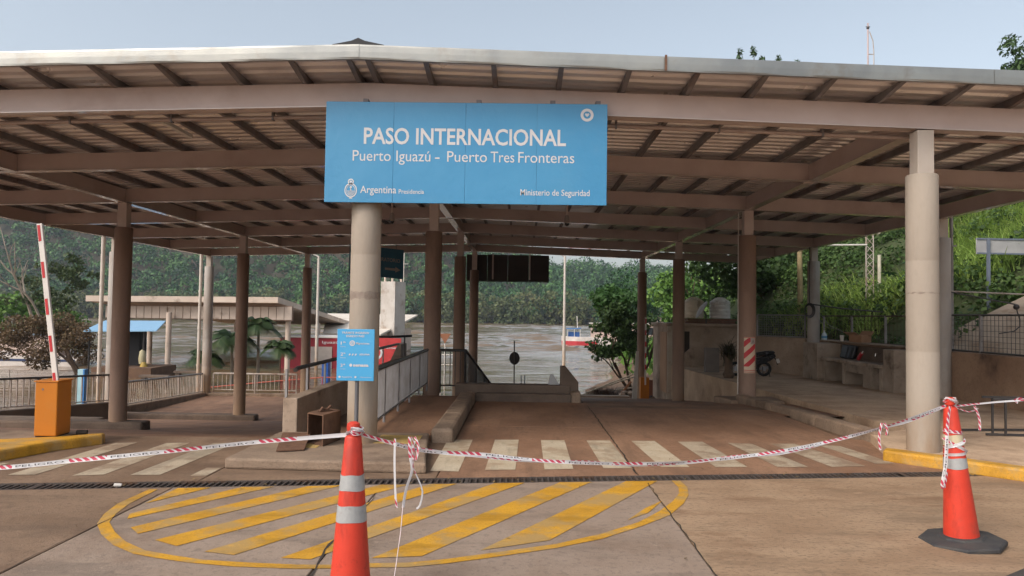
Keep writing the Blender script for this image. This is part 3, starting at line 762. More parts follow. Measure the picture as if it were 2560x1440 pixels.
def disc(b, cx, cz, r, y, n=24, sx=1.0):
    b.add([(cx + sx * r * cos(2 * pi * i / n), y, cz + r * sin(2 * pi * i / n)) for i in range(n)], [tuple(range(n - 1, -1, -1))])
def heart(b, cx, cz, s, y):
    pts = []
    for i in range(28):
        t = 2 * pi * i / 28
        pts.append((cx + s * 16 * sin(t) ** 3 / 16, y, cz + s * (13 * cos(t) - 5 * cos(2 * t) - 2 * cos(3 * t) - cos(4 * t)) / 16))
    b.add(pts, [tuple(range(28))])
e = B(); ring(e, .76, 4.11, .078, .045, SY); heart(e, .76, 4.112, .026, SY); e.build('heart_emblem', letter, ts)
e = B()
ex, ez = -2.075, 3.165
ring(e, ex, ez, .088, .074, SY, 36, .86); ring(e, ex, ez, .066, .060, SY, 30, .82)
for i in range(5): e.add([(ex - .045 + .004 * i, SY, ez - .01 - .011 * i), (ex + .045 - .004 * i, SY, ez - .01 - .011 * i), (ex + .045 - .004 * i, SY, ez - .005 - .011 * i), (ex - .045 + .004 * i, SY, ez - .005 - .011 * i)], [(0, 1, 2, 3)])
e.add([(ex - .006, SY, ez - .01), (ex + .006, SY, ez - .01), (ex + .006, SY, ez + .03), (ex - .006, SY, ez + .03)], [(0, 1, 2, 3)])
disc(e, ex, ez + .036, .014, SY, 12); ring(e, ex, ez + .105, .036, .022, SY, 20); disc(e, ex, ez + .105, .014, SY, 12)
e.add([(ex - .02, SY, ez - .10), (ex + .02, SY, ez - .10), (ex + .012, SY, ez - .085), (ex - .012, SY, ez - .085)], [(0, 1, 2, 3)])
e.build('crest_emblem', letter, ts)

ti = thing('procedure_sign', 'small light blue sign with numbered steps on a thin grey post', 'sign', (-1.91, 8.62, .11))
B().box(-2.137, -1.703, 8.60, 8.622, .90, 1.50).build('board', nmat('sign_blue_small', (0.065, 0.34, 0.62), .35, color2=(0.075, 0.36, 0.64), nscale=1), ti, bevel=.004)
B().cyl((-1.905, 8.645, .11), (-1.905, 8.645, 1.35), .024, n=12).build('post', nmat('grey_post', (.16, .16, .17), .5, metal=.4), ti, smooth=True)
IY = 8.597
def itxt(s, x0, x1, z, cap, bold=.02): lettering(s, x0, x1, z, cap, IY, letter, ti, bold)
itxt('TRÁMITE INGRESO/', -2.085, -1.765, 1.447, .022); itxt('EGRESO PAÍS', -2.03, -1.82, 1.408, .022)
for i, z in enumerate((1.318, 1.19, 1.06)):
    itxt('%dº' % (i + 1), -2.095, -2.038, z, .036, .01); itxt('Trámite', -2.10, -2.035, z - .028, .011, 0)
itxt('Migraciones', -1.915, -1.76, 1.325, .022, .012); itxt('ADUANA', -1.875, -1.755, 1.198, .02, .02); itxt('senasa', -1.945, -1.765, 1.068, .032, .04)
itxt('Argentina', -2.075, -1.955, .938, .015, .01); itxt('Ministerio', -1.86, -1.73, .938, .011, 0)
e = B(); ring(e, -1.96, 1.337, .032, .022, IY, 24); ring(e, -1.96, 1.337, .016, .008, IY, 16); disc(e, -1.972, 1.082, .017, IY, 12); disc(e, -1.915, .944, .012, IY, 12); disc(e, -2.10, .945, .013, IY, 12)
for i in range(3): e.add([(-2.0 + .035 * i, IY, 1.195), (-1.985 + .035 * i, IY, 1.195), (-1.975 + .035 * i, IY, 1.215), (-1.99 + .035 * i, IY, 1.215)], [(0, 1, 2, 3)])
e.build('logos', letter, ti)

# migration sign under the back of the canopy
dblue = nmat('sign_dark_blue', (0.02, 0.13, 0.22), .45)
dl = nmat('sign_letter_dull', (0.36, 0.33, 0.31), .5)
tm = thing('migration_sign', 'dark blue hanging sign reading MIGRATORIO with a right arrow', 'sign', (-5.1, 26.3, 3.0))
bmig = B(); bmig.slab([(-6.1, 26.0, 3.06), (-4.24, 26.4, 2.89), (-4.24, 26.4, 3.94), (-6.1, 26.0, 4.09)], (.012, -.06, 0))
bmig.build('board', dblue, tm)
def mp(u, v, x0=-6.1): 
    t = u / 1.86
    return (-6.1 + 1.86 * t + .012, 26.0 + .4 * t - .066, 3.06 - .17 * t + v * (1.03 + .02 * t) / 1.04)
vs_ = lettering('CONTROL MIGRATORIO', 0, 1.68, 0, .125, 0, dl, tm, .012, place=lambda u, v: mp(u + .06, v + .57))
e = B(); e.add([mp(*q) for q in ((1.22, .27), (1.58, .27), (1.58, .21), (1.76, .31), (1.58, .41), (1.58, .35), (1.22, .35))], [(0, 1, 2, 3, 4, 5, 6)])
e.build('arrow', dl, tm)
for x, y in ((-5.8, 26.06), (-4.5, 26.33)): B().cyl((x, y, 3.9), (x, y, zb(x) - .02), .012, n=6).build('hanger', steel_d, tm)

# hanging dark board at the back
td = thing('hanging_board', 'long dark brown panelled board hanging from the back of the canopy', 'board', (-.6, 30.3, 3.04))
pan = nmat('dark_panel', (0.045, 0.032, 0.028), .6, color2=(0.035, 0.026, 0.022), nscale=2)
for a, c in zip((-2.27, -1.41, -.57, .29), (-1.42, -.58, .28, 1.11)):
    B().box(a, c, 30.28, 30.33, 3.05, 4.13).build('panel', pan, td, bevel=.006)
for x in (-1.19, .32): B().box(x - .03, x + .03, 30.21, 30.27, 3.12, 4.17).build('hanger', postm, td)
B().box(-2.3, 1.13, 30.275, 30.335, 3.02, 3.045).build('frame', pan, td)

# striped hazard plate on the second right column
thz = thing('hazard_plate', 'red and white diagonal striped plate on the brown column', 'sign plate', (4.9, 15.9, .5))
def cyl_pt(u, v):                 # u metres round the column front, v height
    a = u / .195; return (4.9 + .195 * sin(a), 16.1 - .195 * cos(a), .515 + v)
hw_, hh_ = .125, .77
bw_ = B(); bw_.strip([[cyl_pt(-hw_ + .25 * i / 8, 0) for i in range(9)], [cyl_pt(-hw_ + .25 * i / 8, hh_) for i in range(9)]])
bw_.build('plate', nmat('plate_white', (.62, .50, .36), .5, color2=(.58, .46, .33)), thz)
hr_ = nmat('plate_red', (.52, .03, .04), .45)
def cyl_pt2(u, v): 
    a = u / .197; return (4.9 + .197 * sin(a), 16.1 - .197 * cos(a), .515 + v)
rb = B()
for k in range(-1, 4):
    z0 = .05 + .25 * k
    rows = [[], []]
    for i in range(9):
        u = -hw_ + .25 * i / 8; zz = z0 + .9 * (u + hw_)
        lo = min(max(zz, .14), .75); hi = min(max(zz + .125, .14), .75)
        rows[0].append(cyl_pt2(u, lo)); rows[1].append(cyl_pt2(u, hi))
    rb.strip(rows)
for z0, z1 in ((.018, .03), (.055, .068), (.755, .765)):
    rb.strip([[cyl_pt2(-hw_ + .25 * i / 8, z0) for i in range(9)], [cyl_pt2(-hw_ + .25 * i / 8, z1) for i in range(9)]])
rb.build('stripes', hr_, thz)
def cyl_pt3(u, v):
    a = u / .199; return (4.9 + .199 * sin(a), 16.1 - .199 * cos(a), .515 + v)
rb = B(); rb.strip([[cyl_pt3(.01 + .11 * i / 3, .62) for i in range(4)], [cyl_pt3(.01 + .11 * i / 3, .75) for i in range(4)]])
rb.build('corner_label', nmat('plate_grey', (.42, .36, .32), .5), thz)
lettering('A', 0, .05, 0, .06, 0, nmat('ink_grey', (.2, .16, .16), .5), thz, .02, place=lambda u, v: (lambda a: (4.9 + .201 * sin(a), 16.1 - .201 * cos(a), .515 + .65 + v))((u + .045) / .201))

# ================================================================ cones and tape
orange = nmat('cone_orange', (0.62, 0.05, 0.024), .5, color2=(0.52, 0.04, 0.02), nscale=4, stain=(0.30, 0.055, 0.035), sscale=3.5, slo=.52, shi=.7, bump=.12, bscale=60, samt=.6, tyre=(7, 7, 2))
refl = nmat('reflective_band', (0.38, 0.385, 0.38), .4, color2=(0.31, 0.315, 0.31), nscale=12, stain=(0.30, 0.29, 0.28), sscale=9, slo=.52, shi=.66, bump=.25, bscale=60)
reflc = nmat('reflective_band_yellowed', (0.58, 0.50, 0.33), .45, color2=(0.50, 0.42, 0.28), nscale=10)
rubber = nmat('black_rubber', (0.035, 0.035, 0.038), .75, color2=(0.06, 0.055, 0.05), nscale=6, bump=.3, bscale=50)
def cone(lab, loc, tilt, bands, H=1.03):
    t = thing('traffic_cone', lab, 'traffic cone', loc, 'tall orange traffic cones', rot=(tilt[0], tilt[1], tilt[2]))
    def rad(z): return .124 - (.124 - .048) * (z - .04) / (H - .04)
    # eight-sided rubber base
    b = B(); n = 8; R = .30
    for r, z in ((R, 0), (R, .022), (R * .97, .034), (.165, .05), (.15, .062), (.13, .064)): pass
    vs = []; prof = [(R, 0), (R, .022), (R * .97, .034), (.17, .048), (.16, .062), (.12, .064)]
    for r, z in prof:
        for i in range(n): a = 2 * pi * (i + .5) / n; vs.append((r * cos(a), r * sin(a) , z))
    fs = [(j * n + i, j * n + (i + 1) % n, (j + 1) * n + (i + 1) % n, (j + 1) * n + i) for j in range(5) for i in range(n)] + [tuple(range(n - 1, -1, -1)), tuple(range(5 * n, 6 * n))]
    b.add(vs, fs).build('base', rubber, t, local=True)
    cz = B(); cz.lathe([(rad(.05), .05), (rad(.5), .5), (rad(H - .01), H - .01), (rad(H) - .004, H), (.028, H + .008)], n=32)
    cz.build('body', orange, t, smooth=True, local=True)
    k = B()
    k.lathe([(r_, H + z_) for r_, z_ in ((.022, .005), (.022, .02), (.036, .028), (.040, .05), (.036, .072), (.020, .082), (.004, .084))], n=18)
    k.build('top_knob', orange, t, smooth=True, local=True)
    for z0, z1, m in bands:
        rg = random.Random(int(z0 * 999)); bb = B(); nn = 32; lo = []; hi = []
        for i in range(nn + 1):
            a = 2 * pi * i / nn; j0 = .003 * sin(3 * a + z0 * 40); j1 = .003 * sin(4 * a + 2)
            r0 = rad(z0 + j0) + .002; r1 = rad(z1 + j1) + .002
            lo.append((r0 * cos(a), r0 * sin(a), z0 + j0)); hi.append((r1 * cos(a), r1 * sin(a), z1 + j1))
        bb.strip([lo, hi]).build('reflective_band', m, t, smooth=True, local=True)
    return t
cone('tall orange traffic cone at the near left, its base out of view', (-.985, 4.40, 0), (0, 0, .2), ((.655, .745, refl), (.475, .57, refl)), .968)
cone('tall orange traffic cone standing on its black base at right', (3.405, 5.78, 0), (0, radians(-4.6), 0), ((.745, .83, reflc), (.575, .655, refl)))

def tape_mat():
    m = bpy.data.materials.new('barrier_tape'); m.use_nodes = True
    t = m.node_tree; N = t.nodes; Lk = t.links; p = N['Principled BSDF']; p.inputs['Roughness'].default_value = .4
    uv = N.new('ShaderNodeUVMap'); sp = N.new('ShaderNodeSeparateXYZ'); Lk.new(uv.outputs[0], sp.inputs[0])
    def mth(op, a, b=None, c=None):
        q = N.new('ShaderNodeMath'); q.operation = op
        for i, v in enumerate((a, b, c)):
            if v is None: continue
            if isinstance(v, (int, float)): q.inputs[i].default_value = v
            else: Lk.new(v, q.inputs[i])
        return q.outputs[0]
    zone = mth('LESS_THAN', mth('FRACT', mth('DIVIDE', sp.outputs[0], .56)), .40)
    st = mth('LESS_THAN', mth('FRACT', mth('DIVIDE', mth('MULTIPLY_ADD', sp.outputs[1], .03, sp.outputs[0]), .045)), .62)
    edge = mth('GREATER_THAN', sp.outputs[1], .12)
    fac = mth('MULTIPLY', mth('MULTIPLY', zone, st), edge)
    mx = N.new('ShaderNodeMix'); mx.data_type = 'RGBA'; Lk.new(fac, mx.inputs[0])
    mx.inputs[6].default_value = (.74, .73, .74, 1); mx.inputs[7].default_value = (.58, .06, .11, 1)
    Lk.new(mx.outputs[2], p.inputs['Base Color'])
    tr = N.new('ShaderNodeBsdfTranslucent'); Lk.new(mx.outputs[2], tr.inputs[0])
    ms = N.new('ShaderNodeMixShader'); ms.inputs[0].default_value = .25; Lk.new(p.outputs[0], ms.inputs[1]); Lk.new(tr.outputs[0], ms.inputs[2])
    Lk.new(ms.outputs[0], N['Material Output'].inputs[0])
    return m
TAPE = tape_mat(); INK = nmat('tape_ink', (.05, .05, .06), .5)
PEL = text_raw('PELIGRO', .0)
def ribbon(name, parent, pts, width, twist=0.0, seed=0, u0=0.0, text=False, dens=.03, face=(0, -1, 0)):
    rg = random.Random(seed); P = [Vector(p) for p in pts]
    # Catmull-Rom resample
    Q = []
    for i in range(len(P) - 1):
        a, b, c, d = P[max(i - 1, 0)], P[i], P[i + 1], P[min(i + 2, len(P) - 1)]
        n = max(2, int((c - b).length / dens))
        for k in range(n):
            t = k / n; Q.append(.5 * ((2 * b) + (c - a) * t + (2 * a - 5 * b + 4 * c - d) * t * t + (3 * b - 3 * c + d - a) * t ** 3))
    Q.append(P[-1])
    us = [u0]
    for i in range(1, len(Q)): us.append(us[-1] + (Q[i] - Q[i - 1]).length)
    ph = rg.uniform(0, 6); f = Vector(face); fr = []
    for i, q in enumerate(Q):
        t = (Q[min(i + 1, len(Q) - 1)] - Q[max(i - 1, 0)]).normalized()
        sd = t.cross(f)
        sd = sd.normalized() if sd.length > .05 else t.orthogonal().normalized()
        if sd.z < 0 and abs(t.z) < .7: sd = -sd
        a = twist * (sin(us[i] * 3.1 + ph) + .5 * sin(us[i] * 7.7 + 2 * ph))
        sd = Matrix.Rotation(a, 3, t) @ sd
        fr.append((q, sd, t))
    b = B(); b.strip([[q - s_ * width / 2 for q, s_, t in fr], [q + s_ * (width * .04) + s_.cross(t) * width * .12 for q, s_, t in fr], [q + s_ * width / 2 for q, s_, t in fr]])
    o = b.build(name, TAPE, parent)
    me = o.data; uvl = me.uv_layers.new(name='UVMap'); n = len(fr)
    for poly in me.polygons:
        for li in poly.loop_indices:
            vi = me.loops[li].vertex_index; uvl.data[li].uv = (us[vi % n], (0, .52, 1)[vi // n])
    me.polygons.foreach_set('use_smooth', [True] * len(me.polygons))
    if text:
        vs, fs = PEL; tw = vs[:, 0].max(); bb = B(); u = math.ceil(u0 / .56) * .56 - .56
        usn = np.array(us)
        while u < us[-1]:
            s0 = u + .245; L = .29
            if s0 > u0 and s0 + L < us[-1]:
                out = []
                for gx, gy in vs:
                    uu = s0 + gx / tw * L; i = int(np.clip(np.searchsorted(usn, uu) - 1, 0, n - 2))
                    tt = (uu - us[i]) / max(1e-6, us[i + 1] - us[i])
                    q = fr[i][0].lerp(fr[i + 1][0], tt); s_ = fr[i][1]; tg = fr[i][2]
                    nn = s_.cross(tg); nn = nn if nn.dot(f) > 0 else -nn
                    out.append(q + s_ * (width * (-.22 + .5 * gy / .72)) + nn * (.0035 + width * .14))
                bb.add(out, fs)
            u += .56
        if bb.v: bb.build('lettering', INK, o)
    return o
def knot(parent, c, r, seed):
    rg = random.Random(seed); pts = []
    for i in range(26):
        a = i * 1.15; pts.append((c[0] + r * cos(a) * (1 + .2 * rg.random()), c[1] + r * sin(a) * (1 + .2 * rg.random()), c[2] + rg.uniform(-.022, .03)))
    ribbon('knot', parent, pts, .022, 1.2, seed)
kl = (-.995, 4.40, 1.045); kr = (3.315, 5.78, 1.045)
t1 = thing('barrier_tape', 'white and red warning tape running left from the near cone', 'tape', (-1.0, 4.4, .9))
ribbon('strip', t1, [(-6, 4.2, .72), (-4.4, 4.3, .70), (-3.2, 4.34, .745), (-2.6, 4.35, .805), (-2.06, 4.36, .865), (-1.55, 4.37, .925), (-1.02, 4.38, .975)], .024, .22, 1, text=True)
t2 = thing('barrier_tape', 'sagging white and red warning tape strung between the two traffic cones', 'tape', (1, 5, .8))
A_, Z_ = Vector((-.96, 4.40, .985)), Vector((3.29, 5.78, 1.045))
def sag(u, s): p = A_.lerp(Z_, u); p.z -= s * 4 * u * (1 - u); return p
mid = [sag(i / 12, .30) for i in range(13)]
mid[1].z -= .03
ribbon('strip', t2, mid, .022, .5, 3, text=True)
ribbon('strip', t2, [p + Vector((0, .006, .012 * sin(i * 2.1) - .006)) for i, p in enumerate(mid)], .022, .8, 8, u0=.3)
# loose ends
ribbon('loose_end', t2, [(-.745, 4.45, .945), (-.745, 4.45, .80), (-.735, 4.45, .60), (-.725, 4.45, .535)], .013, .3, 4, u0=.2, text=False)
ribbon('loose_end', t2, [(-.66, 4.47, .955), (-.655, 4.46, .85), (-.64, 4.46, .76), (-.67, 4.46, .66), (-.685, 4.46, .58), (-.69, 4.46, .535)], .019, .5, 5, u0=.1)
ribbon('loose_end', t2, [(-.645, 4.47, .955), (-.625, 4.46, .86), (-.635, 4.46, .78), (-.60, 4.46, .70), (-.575, 4.46, .63), (-.59, 4.46, .55), (-.61, 4.46, .53)], .011, .9, 6, u0=.0)
ribbon('loose_end', t2, [(-.63, 4.47, .955), (-.605, 4.46, .90), (-.62, 4.46, .82), (-.645, 4.47, .85), (-.63, 4.47, .93)], .014, .9, 16, u0=.0)
B().tube([(-.69, 4.46, .57), (-.70, 4.45, .40), (-.72, 4.42, .2), (-.74, 4.38, .03), (-.74, 4.33, .006)], .0032, 5).build('string', nmat('string_pink', (.72, .60, .60), .6), t2)
ribbon('loose_end', t2, [(2.70, 5.58, .93), (2.685, 5.58, .87), (2.68, 5.58, .80), (2.69, 5.58, .73)], .018, .6, 7)
ribbon('loose_end', t2, [(2.72, 5.58, .93), (2.74, 5.58, .88), (2.73, 5.58, .84)], .016, .7, 9)
t3 = thing('barrier_tape', 'white and red warning tape running right from the right cone', 'tape', (3.5, 5.8, 1))
ribbon('strip', t3, [(3.34, 5.77, 1.04), (3.55, 5.8, 1.06), (3.9, 5.85, 1.085), (4.6, 5.9, 1.12), (6.0, 6.0, 1.2)], .014, .3, 12)
ribbon('strip', t3, [(3.34, 5.76, 1.04), (3.46, 5.77, 1.0), (3.53, 5.77, 1.03)], .010, .6, 13)
ribbon('loose_end', t3, [(3.50, 5.77, 1.045), (3.525, 5.77, .99), (3.54, 5.77, .93), (3.54, 5.77, .86)], .018, .8, 14)
ribbon('loose_end', t3, [(3.94, 5.85, 1.09), (3.90, 5.85, 1.10), (3.86, 5.85, 1.085), (3.89, 5.85, 1.07)], .022, .7, 15)
t4 = thing('tape_wrapping', 'knotted warning tape wound round the right cone with a long loose end', 'tape', (3.33, 5.78, 1))
knot(t4, (3.325, 5.78, 1.075), .040, 21)
ribbon('loose_end', t4, [(3.275, 5.70, 1.05), (3.25, 5.69, .92), (3.235, 5.68, .75), (3.225, 5.68, .60), (3.20, 5.68, .46), (3.215, 5.68, .44), (3.235, 5.68, .56)], .024, .35, 22, text=True)
for i, (z0, z1) in enumerate(((.86, .84), (.80, .68), (.67, .70), (.72, .80))):
    pts = []
    for k in range(9):
        a = pi + pi * k / 8; z = z0 + (z1 - z0) * k / 8; r = .124 - .0768 * (z - .04) + .007
        ax = 3.405 - .0805 * z; pts.append((ax + r * cos(a), 5.78 + r * sin(a), z))
    ribbon('winding', t4, pts, .024, .25, 30 + i, u0=.13 * i)
t5 = thing('tape_wrapping', 'knotted warning tape on top of the near left cone', 'tape', (-1, 4.4, 1))
knot(t5, (-.965, 4.385, 1.0), .034, 41); knot(t5, (-.985, 4.40, .985), .034, 42)

# ================================================================ barrier gate at left
oc = nmat('cabinet_orange', (0.50, 0.165, 0.008), .45, color2=(0.45, 0.145, 0.008), nscale=2, stain=(0.45, 0.18, 0.03), sscale=2.5, slo=.56, shi=.72, samt=.5, bump=.06, bscale=60)
whitep = nmat('boom_white', (0.66, 0.62, 0.57), .45, color2=(0.60, 0.56, 0.51), nscale=4)
redp = nmat('boom_red', (0.50, 0.028, 0.035), .45)
tg = thing('barrier_gate', 'orange barrier cabinet with its red and white boom raised', 'barrier', (-5.78, 9.17, .12))
rz = radians(4)
B().obox((-5.80, 9.17, .46), (.265, .33, .66), rz).build('cabinet', oc, tg, bevel=.012)
B().obox((-5.80, 9.17, .797), (.29, .35, .016), rz).build('lid', oc, tg, bevel=.004)
B().obox((-5.80, 9.17, .128), (.24, .30, .02), rz).build('plinth', joint, tg)
B().cyl((-5.83, 8.998, .70), (-5.83, 9.01, .70), .012, n=10).build('lock', nmat('lock_grey', (.2, .2, .22), .4, metal=.6), tg)
b0, b1 = Vector((-5.715, 9.08, .72)), Vector((-6.0, 9.10, 2.74)); ax = (b1 - b0); Lb = ax.length; ax.normalize()
tilt = math.atan2(ax.x, ax.z)
bo = B().obox((b0 + b1) / 2, (.068, .035, Lb), 0, 0, tilt).build('boom', whitep, tg, bevel=.006)
for k in range(5):
    c = b1 - ax * (.12 + .46 * k)
    B().obox((c.x - .008, 9.0705, c.z), (.034, .004, .20), 0, 0, tilt).build('red_stripe', redp, bo)
B().cyl((-5.56, 9.28, .14), (-5.44, 9.30, .14), .03, n=10).build('pipe_stub', joint, tg)
# ---- rusty box and plate on the island
rust = MATS['rust']
tr_ = thing('rusty_box', 'open rusty steel box with a broken hinge on top', 'metal box', (-2.4, 9.0, .118))
c_ = [(-2.555, 8.92), (-2.31, 8.72), (-2.22, 9.2), (-2.47, 9.40)]
z0, z1 = .119, .47
bx = B()
def wall_(p, q, t=.012):
    d = Vector((q[0] - p[0], q[1] - p[1], 0)).normalized(); n_ = Vector((-d.y, d.x, 0)) * t
    bx.prism([(p[0], p[1]), (q[0], q[1]), (q[0] + n_.x, q[1] + n_.y), (p[0] + n_.x, p[1] + n_.y)], z0, z1)
wall_(c_[1], c_[2]); wall_(c_[3], c_[0]); 
bx.prism(c_, z1, z1 + .012); bx.prism(c_, z0 - .002, z0 + .01)
bx.build('shell', rust, tr_)
B().tube([(-2.42, 8.95, .483), (-2.40, 9.0, .53), (-2.36, 9.05, .50), (-2.33, 9.12, .54)], .018, 6).obox((-2.36, 9.05, .49), (.16, .05, .02), .8).build('hinge', rust, tr_)
pl = B(); pl.slab([(-2.72, 8.30, .125), (-2.44, 8.42, .125), (-2.53, 9.0, .22), (-2.86, 8.95, .22)], (0, 0, .012))
tag(pl.build('rusty_plate', rust), 'rusty steel plate lying tilted against the open rusty box', 'metal plate')

# ================================================================ railings
rail_d = nmat('rail_dark', (0.05, 0.048, 0.05), .45, metal=.4, color2=(0.08, 0.07, 0.065), nscale=6)
rail_w = nmat('rail_pale', (0.46, 0.41, 0.37), .5, color2=(0.36, 0.29, 0.24), nscale=3, stain=(.25, .15, .10), sscale=2)
rail_g = nmat('rail_grey', (0.30, 0.29, 0.29), .5, metal=.3, color2=(0.22, 0.2, 0.19), nscale=3)
def railing(name, lab, pts, h, step, mt, mb, top_r=.028, post_every=1.6, low=.12, bar_r=.009, mp=None):
    """pts: base polyline; top rail, bottom rail, posts and thin bars"""
    t = thing(name, lab, 'railing', pts[0])
    P = [Vector(p) for p in pts]; up = Vector((0, 0, h))
    B().tube([p + up for p in P], top_r, 8).build('top_rail', mt, t, smooth=True)
    B().tube([p + Vector((0, 0, low)) for p in P], top_r * .55, 6).build('bottom_rail', mb, t)
    bars = B()
    for a, c in zip(P[:-1], P[1:]):
        L = (c - a).length; n = max(1, int(L / step))
        for i in range(1, n):
            q = a.lerp(c, i / n); bars.cyl(q + Vector((0, 0, low)), q + up, bar_r, n=4, cap=False)
        m = max(1, round(L / post_every))
        for i in range(m + 1):
            q = a.lerp(c, i / m)
            B().cyl(q - Vector((0, 0, .05)), q + up, bar_r * 2.2, n=8).build('post', mp or mb, t)
    bars.build('bars', mb, t, kind='stuff')
    return t
railing('railing', 'railing with vertical bars along the centre walkway', [(-1.98, 9.6, .10), (-1.98, 15.7, .10)], .82, .085, rail_d, rail_g, .034, 1.3)
railing('railing', 'pale barred railing directly behind the orange barrier cabinet', [(-14.55, 18.5, -1.08), (-12.3, 22.6, -1.2)], .88, .16, rail_d, rail_w, .03, 2.6, bar_r=.02, mp=rail_d)
railing('railing', 'pale barred railing running back to the corner outer column', [(-12.75, 23.5, -1.5), (-12.85, 29.85, -1.72)], .84, .13, rail_g, rail_w, .035, 2.0, bar_r=.014)
railing('railing', 'pale railing along the far left edge before the palms', [(-12.5, 30.1, -1.66), (-9.1, 30.1, -1.66)], .78, .17, rail_w, rail_w, .035, 1.7, bar_r=.014)
railing('stair_railing', 'black railing turning down the stairs beside the dark column', [(-1.9, 17.5, -.12), (-1.30, 17.5, -.12), (-.80, 21.0, -1.28)], .95, .11, rail_d, rail_d, .036, 1.2, bar_r=.013)
# low wall with handrail left of the footway
tw = thing('ramp_wall', 'low grey concrete wall with a handrail beside the footway', 'wall', (-3.08, 10, 0))
B().box(-3.18, -2.985, 9.93, 18.5, -1.4, .53).build('wall', conc_wall, tw, bevel=.012)
B().tube([(-3.05, 10.02, .90), (-3.05, 10.1, .92), (-3.05, 14, .92), (-3.05, 18.4, .92)], .03, 8).build('handrail', rail_d, tw, smooth=True)
for y in (10.12, 11.1, 12.1, 13.2, 14.4, 15.8, 17.2):
    B().box(-3.212, -3.182, y - .02, y + .02, .30, .905).build('post', rail_g, tw)
tag(B().tube([(-3.6, 18.2, 1.1), (-3.2, 18.2, 1.1), (-2.75, 18.6, 1.12)], .03, 8).cyl((-2.9, 18.45, -1), (-2.9, 18.45, 1.1), .022, n=6).build('handrail_end', rail_d), 'short dark handrail end seen past the pale front column', 'handrail')

# ---- dome cameras under the canopy
for x, lab in ((-2.86, 'black dome camera hanging beside the pale front column'), (.97, 'black dome camera hanging right of centre')):
    t = thing('dome_camera', lab, 'camera', (x, 16.1, 3.6), 'dome cameras')
    B().cyl((x, 16.1, 3.86), (x, 16.1, zb(x) - .012), .022, n=8).build('stem', postm, t)
    B().lathe([(.03, .26), (.05, .22), (.062, .12), (.062, .08)], (x, 16.1, 3.62), 14).build('housing', nmat('camera_housing', (.33, .29, .27), .5), t, smooth=True)
    B().ball((x, 16.1, 3.695), .056, 14, 8).build('dome', nmat('black_glass', (.01, .01, .012), .12), t, smooth=True)

# ================================================================ terrace things
brw = nmat('wall_red_brown', (0.34, 0.225, 0.15), .85, color2=(0.23, 0.14, 0.09), nscale=1, stain=(0.09, 0.055, 0.04), sscale=.7, bump=.4, bscale=30, speck=.3)
tag(B().box(9.22, 9.42, 10.5, 23.0, -.2, 1.04).build('boundary_wall', brw, bevel=.015), 'long brown concrete boundary wall below the planted bank', 'wall')
bw2 = B().prism([(7.85, 25.05), (8.9, 23.35), (9.2, 23.3), (9.2, 23.5), (8.95, 23.6), (8.0, 25.2)], -.2, 1.08)
tag(bw2.build('boundary_wall', conc_wall, bevel=.012), 'short curved concrete wall behind the parked motorcycle', 'wall')
# concrete wash counter
ct = thing('wash_counter', 'dark concrete wash counter with open bays against the boundary wall', 'counter', (8.9, 19.5, 0))
cw2 = nmat('counter_concrete', (0.38, 0.31, 0.245), .8, color2=(0.26, 0.20, 0.155), nscale=2, stain=(0.12, 0.085, 0.06), sscale=1.4, bump=.4, bscale=40)
B().box(8.45, 9.21, 21.25, 22.3, -.2, 1.0).build('end_pier', cw2, ct, bevel=.015)
B().box(8.62, 9.21, 17.25, 17.75, -.2, 1.0).build('end_pier', cw2, ct, bevel=.015)
B().box(8.55, 9.21, 17.752, 21.248, .53, .62).build('top', cw2, ct, bevel=.01)
for y0, y1 in ((21.05, 21.2), (19.75, 19.95), (18.2, 18.75), (17.76, 17.9)):
    B().box(8.6, 9.2, y0, y1, -.15, .528).build('leg', cw2, ct)
B().box(8.62, 9.2, 18.76, 19.74, .32, .527).build('apron', cw2, ct)
B().box(9.12, 9.215, 17.752, 21.248, .622, .98).build('splashback', conc_dark, ct); B().box(9.1, 9.19, 17.92, 21.03, -.15, .525).build('bay_shade_sheet', joint, ct)  # near-black sheet added behind the open bays to stand in for their shade
B().box(9.0, 9.45, 17.2, 22.4, 1.045, 1.075).build('ledge', cw2, ct)
# things on the ledge and counter
tj = thing('water_jug', 'clear plastic water jug on the ledge beside the grey column', 'jug', (9.0, 22.1, 1.075))
B().lathe([(.075, 0), (.08, .02), (.08, .13), (.06, .19), (.025, .225), (.022, .25)], (9.0, 22.1, 1.076), 14).build('body', nmat('jug_plastic', (.52, .60, .64), .2, color2=(.45, .55, .62)), tj, smooth=True)
B().lathe([(.081, .05), (.081, .12)], (9.0, 22.1, 1.076), 14).build('label_band', nmat('jug_label', (.10, .28, .45), .5), tj)
B().lathe([(.026, .25), (.026, .28)], (9.0, 22.1, 1.076), 10).build('cap', whitep, tj)
tag(B().lathe([(.045, 0), (.06, .17), (.056, .17), (.042, .01)], (9.05, 21.0, 1.076), 14).build('paper_cup', whitep, smooth=True), 'white cup on the ledge of the wash counter', 'cup')
tcb = thing('cardboard_box', 'open brown cardboard box on the ledge', 'box', (9.1, 20.1, 1.076))
cbm = nmat('cardboard', (.36, .21, .12), .85, color2=(.30, .17, .10), nscale=6)
B().obox((9.15, 20.1, 1.18), (.32, .48, .20), .25).build('carton', cbm, tcb, bevel=.006)
B().obox((8.97, 20.2, 1.30), (.20, .46, .012), .25, 0, .5).build('flap', cbm, tcb); B().obox((9.3, 20.05, 1.32), (.16, .46, .012), .25, 0, -.9).build('flap', cbm, tcb)
tcs = thing('tool_case', 'black hard plastic tool case leaning on the wash counter', 'case', (8.95, 20.4, .62))
B().obox((8.93, 20.3, .81), (.10, .62, .37), .12, 0, .30).build('shell', nmat('case_black', (.03, .032, .036), .35), tcs, bevel=.03)
